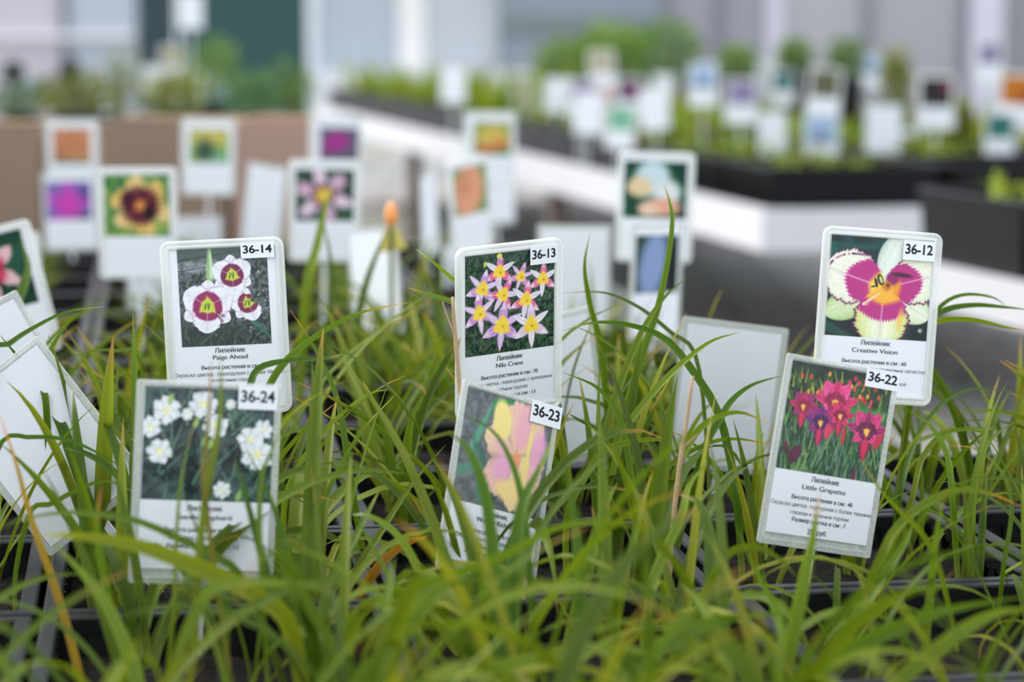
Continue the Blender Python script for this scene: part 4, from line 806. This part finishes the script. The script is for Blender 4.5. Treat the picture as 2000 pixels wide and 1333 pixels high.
# polyline from base to tip in photo pixels, width px, depth at base, depth at tip, tone, tip colour
HL = [
    ([(190, 1040), (140, 890), (110, 810), (60, 730), (0, 655)], 22, 1.33, 1.36, G2, None), ([(90, 800), (85, 760), (92, 700), (115, 655), (138, 628)], 13, 1.34, 1.36, G1, None),
    ([(-20, 705), (20, 672), (60, 645), (130, 610), (205, 599)], 12, 1.34, 1.38, G2, (170, 180, 110)), ([(170, 1090), (165, 1000), (155, 900), (147, 820), (142, 752)], 24, 1.30, 1.30, G5, (196, 190, 150)),
    ([(255, 1010), (232, 900), (208, 830), (206, 785), (222, 752)], 22, 1.31, 1.33, G5, (196, 190, 150)), ([(262, 940), (264, 860), (264, 740), (262, 660), (259, 598)], 16, 1.32, 1.36, G1, None),
    ([(270, 700), (230, 686), (180, 686), (128, 702)], 7, 1.5, 1.45, G1, None), ([(262, 745), (210, 742), (160, 750)], 7, 1.42, 1.42, G4, YE),
    ([(160, 1333), (130, 1220), (95, 1110), (60, 1010), (30, 900), (-5, 800)], 15, 1.12, 1.16, (196, 156, 44), OR),
    ([(560, 1215), (500, 1165), (430, 1130), (350, 1095), (250, 1062), (150, 1048), (75, 1046)], 36, 1.08, 1.05, (150, 160, 34), YE),
    ([(470, 1130), (420, 1090), (350, 1055), (260, 1018), (150, 1003), (60, 1012), (-10, 1035)], 19, 1.12, 1.10, G1, None),
    ([(275, 1360), (255, 1290), (212, 1190), (160, 1120), (98, 1055)], 28, 1.06, 1.08, G3, None), ([(380, 1250), (385, 1130), (400, 980), (425, 850), (432, 760), (428, 690)], 15, 1.07, 1.10, (150, 166, 48), (200, 196, 130)),
    ([(400, 960), (402, 880), (410, 780), (412, 700)], 10, 1.08, 1.09, (150, 140, 70), BR), ([(575, 1280), (550, 1200), (520, 1120), (498, 1040), (474, 950), (455, 885)], 20, 1.10, 1.14, G2, None),
    ([(440, 1180), (412, 1105), (386, 1040), (356, 955)], 13, 1.11, 1.14, G2, None), ([(510, 1110), (506, 1010), (512, 930), (530, 880), (548, 840)], 10, 1.11, 1.15, G1, None),
    ([(600, 1300), (578, 1180), (560, 1080), (530, 980), (478, 870)], 18, 1.10, 1.15, G2, None), ([(340, 1180), (345, 1040), (355, 930), (385, 800)], 8, 1.10, 1.13, G4, TA),
    ([(470, 860), (486, 770), (505, 722), (560, 706), (640, 700), (668, 692)], 15, 1.30, 1.33, G2, TA), ([(515, 800), (530, 745), (565, 698), (620, 655), (700, 612), (795, 592)], 14, 1.31, 1.36, G1, (216, 170, 70)),
    ([(690, 980), (672, 860), (660, 790), (638, 730), (602, 660), (566, 605)], 15, 1.36, 1.40, G1, OR), ([(960, 640), (900, 598), (840, 577), (795, 562)], 15, 1.44, 1.37, G1, OR),
    ([(930, 580), (885, 545), (850, 515), (811, 486)], 9, 1.46, 1.42, G4, (190, 196, 120)), ([(985, 1330), (972, 1180), (962, 1060), (945, 950), (912, 875), (876, 846)], 27, 1.08, 1.12, G2, None),
    ([(1040, 1200), (1030, 1060), (1020, 980), (1000, 905), (962, 842), (895, 805)], 14, 1.12, 1.17, G2, None), ([(1000, 1320), (1002, 1180), (1008, 1080), (1020, 990), (1050, 925), (1086, 845)], 30, 1.09, 1.13, G2, (170, 180, 90)),
    ([(700, 1190), (790, 1160), (880, 1120), (950, 1098), (1010, 1070), (1080, 1032), (1160, 1018), (1240, 1030), (1310, 1068)], 22, 1.05, 1.06, (140, 168, 50), None),
    ([(690, 1360), (760, 1270), (830, 1180), (872, 1140), (905, 1125)], 40, 1.02, 1.05, G3, None), ([(1000, 1333), (990, 1250), (985, 1170), (995, 1090)], 50, 1.07, 1.08, G2, None),
    ([(1130, 1333), (1132, 1230), (1128, 1100), (1118, 990), (1104, 905)], 28, 1.10, 1.14, G2, None), ([(1190, 930), (1215, 820), (1255, 690), (1290, 580), (1312, 450), (1308, 395), (1295, 357)], 14, 1.42, 1.48, G1, (190, 150, 50)),
    ([(1175, 900), (1195, 800), (1222, 720), (1258, 640), (1295, 585), (1340, 543)], 15, 1.40, 1.46, G4, None), ([(1180, 720), (1168, 650), (1152, 590), (1142, 520), (1153, 452)], 13, 1.50, 1.46, G1, (180, 180, 110)),
    ([(1440, 990), (1425, 890), (1400, 800), (1350, 720), (1300, 662), (1230, 635), (1160, 630), (1095, 648)], 15, 1.36, 1.42, G2, (170, 170, 90)), ([(1360, 700), (1310, 650), (1250, 602), (1180, 572), (1095, 573)], 8, 1.46, 1.48, G5, TA),
    ([(1215, 860), (1250, 800), (1300, 742), (1345, 700), (1392, 666), (1446, 649)], 15, 1.36, 1.38, G4, None), ([(1375, 880), (1405, 822), (1430, 782), (1470, 752), (1528, 734)], 13, 1.36, 1.40, G2, None),
    ([(1320, 930), (1345, 870), (1382, 825), (1442, 806), (1502, 828)], 14, 1.35, 1.37, G4, (200, 160, 90)), ([(1300, 920), (1380, 868), (1440, 858), (1510, 870)], 9, 1.36, 1.38, G4, OR),
    ([(1535, 1300), (1555, 1200), (1572, 1120), (1588, 1040), (1600, 962)], 30, 1.08, 1.10, (150, 176, 48), (226, 176, 130)), ([(1832, 1100), (1800, 1040), (1768, 1008), (1718, 955), (1681, 897)], 11, 1.19, 1.18, G4, (190, 160, 80)),
    ([(1725, 1080), (1750, 1035), (1795, 992), (1860, 960), (1925, 962), (1992, 988)], 17, 1.18, 1.22, G4, OR), ([(1655, 1230), (1690, 1180), (1745, 1100), (1775, 1050), (1785, 1010)], 22, 1.16, 1.2, G1, None),
    ([(1800, 660), (1835, 600), (1880, 576), (1935, 580), (1966, 598)], 8, 1.47, 1.5, G2, None), ([(1800, 650), (1840, 608), (1900, 596), (1960, 600), (2015, 606)], 11, 1.46, 1.5, G2, None), ([(1800, 660), (1838, 626), (1900, 624), (1960, 637), (2005, 645)], 13, 1.46, 1.5, G4, OR),
    ([(1388, 1190), (1388, 1110), (1384, 1040), (1366, 985), (1328, 966)], 26, 1.17, 1.2, G5, (200, 160, 110)), ([(1390, 1130), (1425, 1080), (1475, 1068), (1520, 1090), (1560, 1130)], 16, 1.16, 1.15, G4, None),
    ([(1545, 1290), (1525, 1220), (1505, 1165), (1470, 1100), (1435, 1020)], 20, 1.10, 1.14, G1, None), ([(1560, 1333), (1660, 1270), (1750, 1228), (1850, 1192), (2010, 1165)], 34, 1.02, 1.04, G1, None),
    ([(1740, 1350), (1830, 1270), (1900, 1220), (1960, 1195), (2010, 1190)], 30, 1.0, 1.03, G4, None), ([(880, 1333), (1000, 1300), (1120, 1275), (1230, 1268), (1330, 1310)], 26, 1.0, 1.02, G3, None),
    ([(1180, 1330), (1300, 1260), (1360, 1230), (1420, 1210), (1560, 1195)], 34, 1.02, 1.06, G1, None), ([(660, 1200), (700, 1110), (750, 1030), (805, 945), (870, 870)], 15, 1.24, 1.30, G4, None),
    ([(570, 1150), (592, 1080), (640, 960), (700, 850), (775, 768)], 13, 1.26, 1.34, G1, (196, 190, 90)), ([(730, 1120), (760, 1085), (800, 1060), (838, 1046)], 18, 1.26, 1.28, (214, 150, 40), OR),
    ([(840, 1190), (810, 1100), (770, 1040), (720, 1008), (688, 1006)], 16, 1.20, 1.20, G3, (220, 226, 190)), ([(560, 960), (610, 870), (660, 815), (720, 770), (770, 760)], 10, 1.30, 1.36, G4, None),
    ([(1150, 1100), (1170, 1030), (1185, 980), (1206, 944)], 24, 1.19, 1.22, G3, None), ([(1260, 1230), (1280, 1120), (1330, 1010), (1345, 950), (1385, 900)], 20, 1.18, 1.24, G3, None),
    ([(0, 870), (60, 855), (130, 860), (190, 885), (250, 920)], 9, 1.28, 1.3, G2, None), ([(250, 960), (200, 905), (150, 880), (120, 876)], 14, 1.29, 1.3, G2, None),
    ([(60, 1000), (100, 985), (150, 958), (205, 940), (260, 960)], 10, 1.27, 1.28, G1, TA), ([(20, 640), (45, 560), (55, 520), (38, 460)], 20, 1.7, 1.75, G5, None),
    ([(225, 1240), (205, 1140), (190, 1050), (192, 990), (199, 948)], 15, 1.12, 1.12, G1, BR), ([(1190, 880), (1165, 840), (1130, 820), (1110, 808)], 9, 1.38, 1.4, G2, None), ([(1250, 1010), (1235, 940), (1215, 830), (1170, 760), (1100, 728)], 14, 1.33, 1.36, G1, None),
    ([(1110, 1000), (1150, 920), (1180, 880), (1240, 862), (1300, 860), (1310, 880)], 13, 1.32, 1.34, G4, (190, 196, 120)), ([(600, 560), (620, 480), (635, 410), (650, 360)], 18, 1.9, 1.95, G4, (190, 180, 90)),
    ([(640, 640), (650, 540), (625, 400)], 12, 1.9, 1.9, G5, None), ([(700, 640), (715, 560), (735, 500), (752, 455)], 16, 1.95, 1.95, G5, None),
    ([(820, 1260), (790, 1180), (740, 1090), (690, 1000)], 14, 1.15, 1.2, G1, None), ([(620, 1250), (640, 1150), (690, 1060), (720, 1000), (740, 960)], 18, 1.16, 1.22, G1, (190, 180, 100)),
    ([(690, 1333), (650, 1260), (610, 1200), (560, 1150), (490, 1150)], 22, 1.03, 1.05, G1, None), ([(340, 1333), (360, 1250), (400, 1170), (440, 1140), (520, 1138), (620, 1150), (700, 1195)], 22, 1.02, 1.02, G3, None),
    ([(1420, 1333), (1400, 1240), (1370, 1180), (1330, 1140)], 28, 1.04, 1.08, G3, None), ([(1960, 1100), (1975, 1000), (1960, 930), (1910, 880), (1850, 870)], 10, 1.26, 1.3, G1, OR),
    ([(1780, 980), (1800, 900), (1840, 850), (1900, 840), (1960, 870)], 11, 1.38, 1.42, G4, None), ([(1760, 960), (1790, 860), (1840, 790), (1900, 760), (1990, 770)], 11, 1.42, 1.5, G2, None),
    ([(1860, 980), (1850, 890), (1815, 830), (1770, 800)], 12, 1.36, 1.4, G1, None), ([(1900, 1010), (1905, 930), (1935, 860), (1990, 820)], 12, 1.34, 1.4, G4, None),
]
tone_word = {G1: 'mid-green', G2: 'deep green', G3: 'pale green', G4: 'lime green', G5: 'grey-green'}
def where(px, py):
    col = 'far left' if px < 260 else 'left' if px < 620 else 'centre-left' if px < 880 else 'centre' if px < 1120 else 'centre-right' if px < 1440 else 'right' if px < 1720 else 'far right'
    return col
hero = {}
rh = random.Random(21)
for (pl, wpx, d0, d1, tone, tip) in HL:
    n = 18; m = len(pl)
    P = [at(x, y, d0 + (d1 - d0) * k / (m - 1)) for k, (x, y) in enumerate(pl)]
    b = P[0]; ext = []
    if b.z > SOILZ + .01:                                  # carry the leaf on down to its soil
        t = (P[1] - P[0]).normalized(); down = Vector((b.x - t.x * .02 + rh.uniform(-.012, .012), b.y + rh.uniform(0, .03), SOILZ - .006)); ext = [down, b.lerp(down, .5) - t * .004]
    pts = smooth_line(ext + P, n + (6 if ext else 0)); n = len(pts)
    wm = wpx / F_PX * (d0 + d1) / 2; tw0 = rh.uniform(-.5, .5); tw1 = rh.uniform(-.6, .6)
    def sf(i, t):
        v = (pts[i] - CAMP).normalized(); s = t.cross(v)
        s = s.normalized() if s.length > 1e-4 else Vector((1, 0, 0)); bb = t.cross(s); a = tw0 + tw1 * i / n; s = s * math.cos(a) + bb * math.sin(a); return (s - t * s.dot(t)).normalized()
    W = width_profile(n, wm * 1.06, .8)
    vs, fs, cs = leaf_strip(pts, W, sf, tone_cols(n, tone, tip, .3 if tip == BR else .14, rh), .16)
    o0 = pts[0].copy(); key = (round(o0.x / .09), round(o0.y / .09))
    if key not in hero:
        hero[key] = (root('daylily', o0), []); x, y, z = proj(P[len(P) // 2])
        hero[key][1].append((pl, tone))
    r = hero[key][0]; off = r.location
    link('leaf', mesh('leaf', [v - off for v in vs], fs, M_LEAF, np.array(cs), True), r)
used = {}
for key, (r, info) in hero.items():
    pl, tone = info[0]; tx, ty = pl[-1]
    nearest = min([('36-14', 440, 640), ('36-13', 1000, 620), ('36-12', 1715, 620), ('36-22', 1620, 890), ('36-23', 970, 940), ('36-24', 400, 940), ('blank 36-22 neighbour', 1420, 780), ('leaning blank', 100, 850)], key=lambda q: (q[1] - tx) ** 2 + (q[2] - ty) ** 2)
    side = ('left of' if tx < nearest[1] - 60 else 'right of' if tx > nearest[1] + 60 else 'by') ; lev = 'above' if ty < nearest[2] - 150 else 'below' if ty > nearest[2] + 150 else 'level with'
    lab = '%s leaves, tip %s and %s the %s label' % (tone_word.get(tone, 'yellowing'), side, lev, nearest[0])
    used[lab] = used.get(lab, 0) + 1
    if used[lab] > 1: lab = lab + ', %s such from left' % ordinal(used[lab] - 1)
    tag(r, lab, 'daylily', 'daylilies with leaves crossing the sharp labels')
# dry stalks
def stalk(pl, wpx, d, label, col, twigs=()):
    P = [at(x, y, d) for x, y in pl]; b = P[0].copy(); P = [Vector((b.x, b.y + .01, SOILZ - .005))] + P if b.z > SOILZ + .01 else P
    r = root('dry_stalk', P[0]); tag(r, label, 'stalk'); m = mat('dry_stalk', col, .75, .2, .2, 300)
    def tube(pts, rad, name):
        pts = smooth_line(pts, 14); vs, fs = [], []; k = 6
        for i, p in enumerate(pts):
            t = (pts[min(i + 1, 13)] - pts[max(i - 1, 0)]).normalized(); a = t.cross(Vector((0, 1, 0.01))).normalized(); c = t.cross(a); rr = rad * (1 - .45 * i / 13) * (1.25 if i % 5 == 4 else 1)
            for q in range(k): th = 2 * PI * q / k; vs.append(p + a * (rr * math.cos(th)) + c * (rr * math.sin(th)) - P[0])
        for i in range(13):
            for q in range(k): fs.append((i * k + q, i * k + (q + 1) % k, (i + 1) * k + (q + 1) % k, (i + 1) * k + q))
        fs.append(tuple(range(k))[::-1]); fs.append(tuple(13 * k + q for q in range(k)))
        link(name, mesh(name, vs, fs, m, None, True), r)
    tube(P, wpx / F_PX * d / 2, 'stem')
    for tw in twigs: tube([at(x, y, d) for x, y in tw], wpx * .4 / F_PX * d / 2, 'twig')
stalk([(1302, 1180), (1312, 1050), (1326, 920), (1340, 830), (1353, 735)], 12, 1.27, 'tan dry flower stalk before the blank card left of 36-22', (168, 142, 112), [[(1330, 880), (1350, 860), (1362, 850)]])
stalk([(915, 830), (898, 760), (893, 700), (888, 640), (884, 580)], 11, 1.36, 'dry twig with buds along the left side of 36-13', (166, 138, 110), [[(890, 660), (876, 625), (864, 590)], [(892, 690), (899, 660)]])
# orange bud between the blank label and the edge-on label
bp = at(764, 420, 2.15); r = root('flower_bud', (bp.x, bp.y, SOILZ)); tag(r, 'small blurred orange bud on a stem right of the pale pink label', 'flower')
h = bp.z - SOILZ; link('stem', boxes('stem', [(-.002, .002, -.002, .002, 0, h)], mat('green_stem', (90, 104, 52), .6)), r)
bm = bmesh.new(); bmesh.ops.create_uvsphere(bm, u_segments=10, v_segments=8, radius=.0062)
for v in bm.verts: v.co.z *= 1.9; v.co.x *= 1 - .3 * max(0, v.co.z / .015)
me = bpy.data.meshes.new('bud'); bm.to_mesh(me); bm.free(); me.materials.append(mat('orange_petal', (246, 160, 84), .5)); link('bud', me, r, (0, 0, h))
link('sepal', mesh('sepal', [(-.006, 0, -.012), (.006, 0, -.012), (.014, -.002, -.03), (-.012, .002, -.034)], [(0, 1, 2, 3)], mat('yellow_sepal', (206, 190, 96), .6)), r, (0, 0, h))
print('plants', n_plants, 'objects', len(bpy.data.objects))
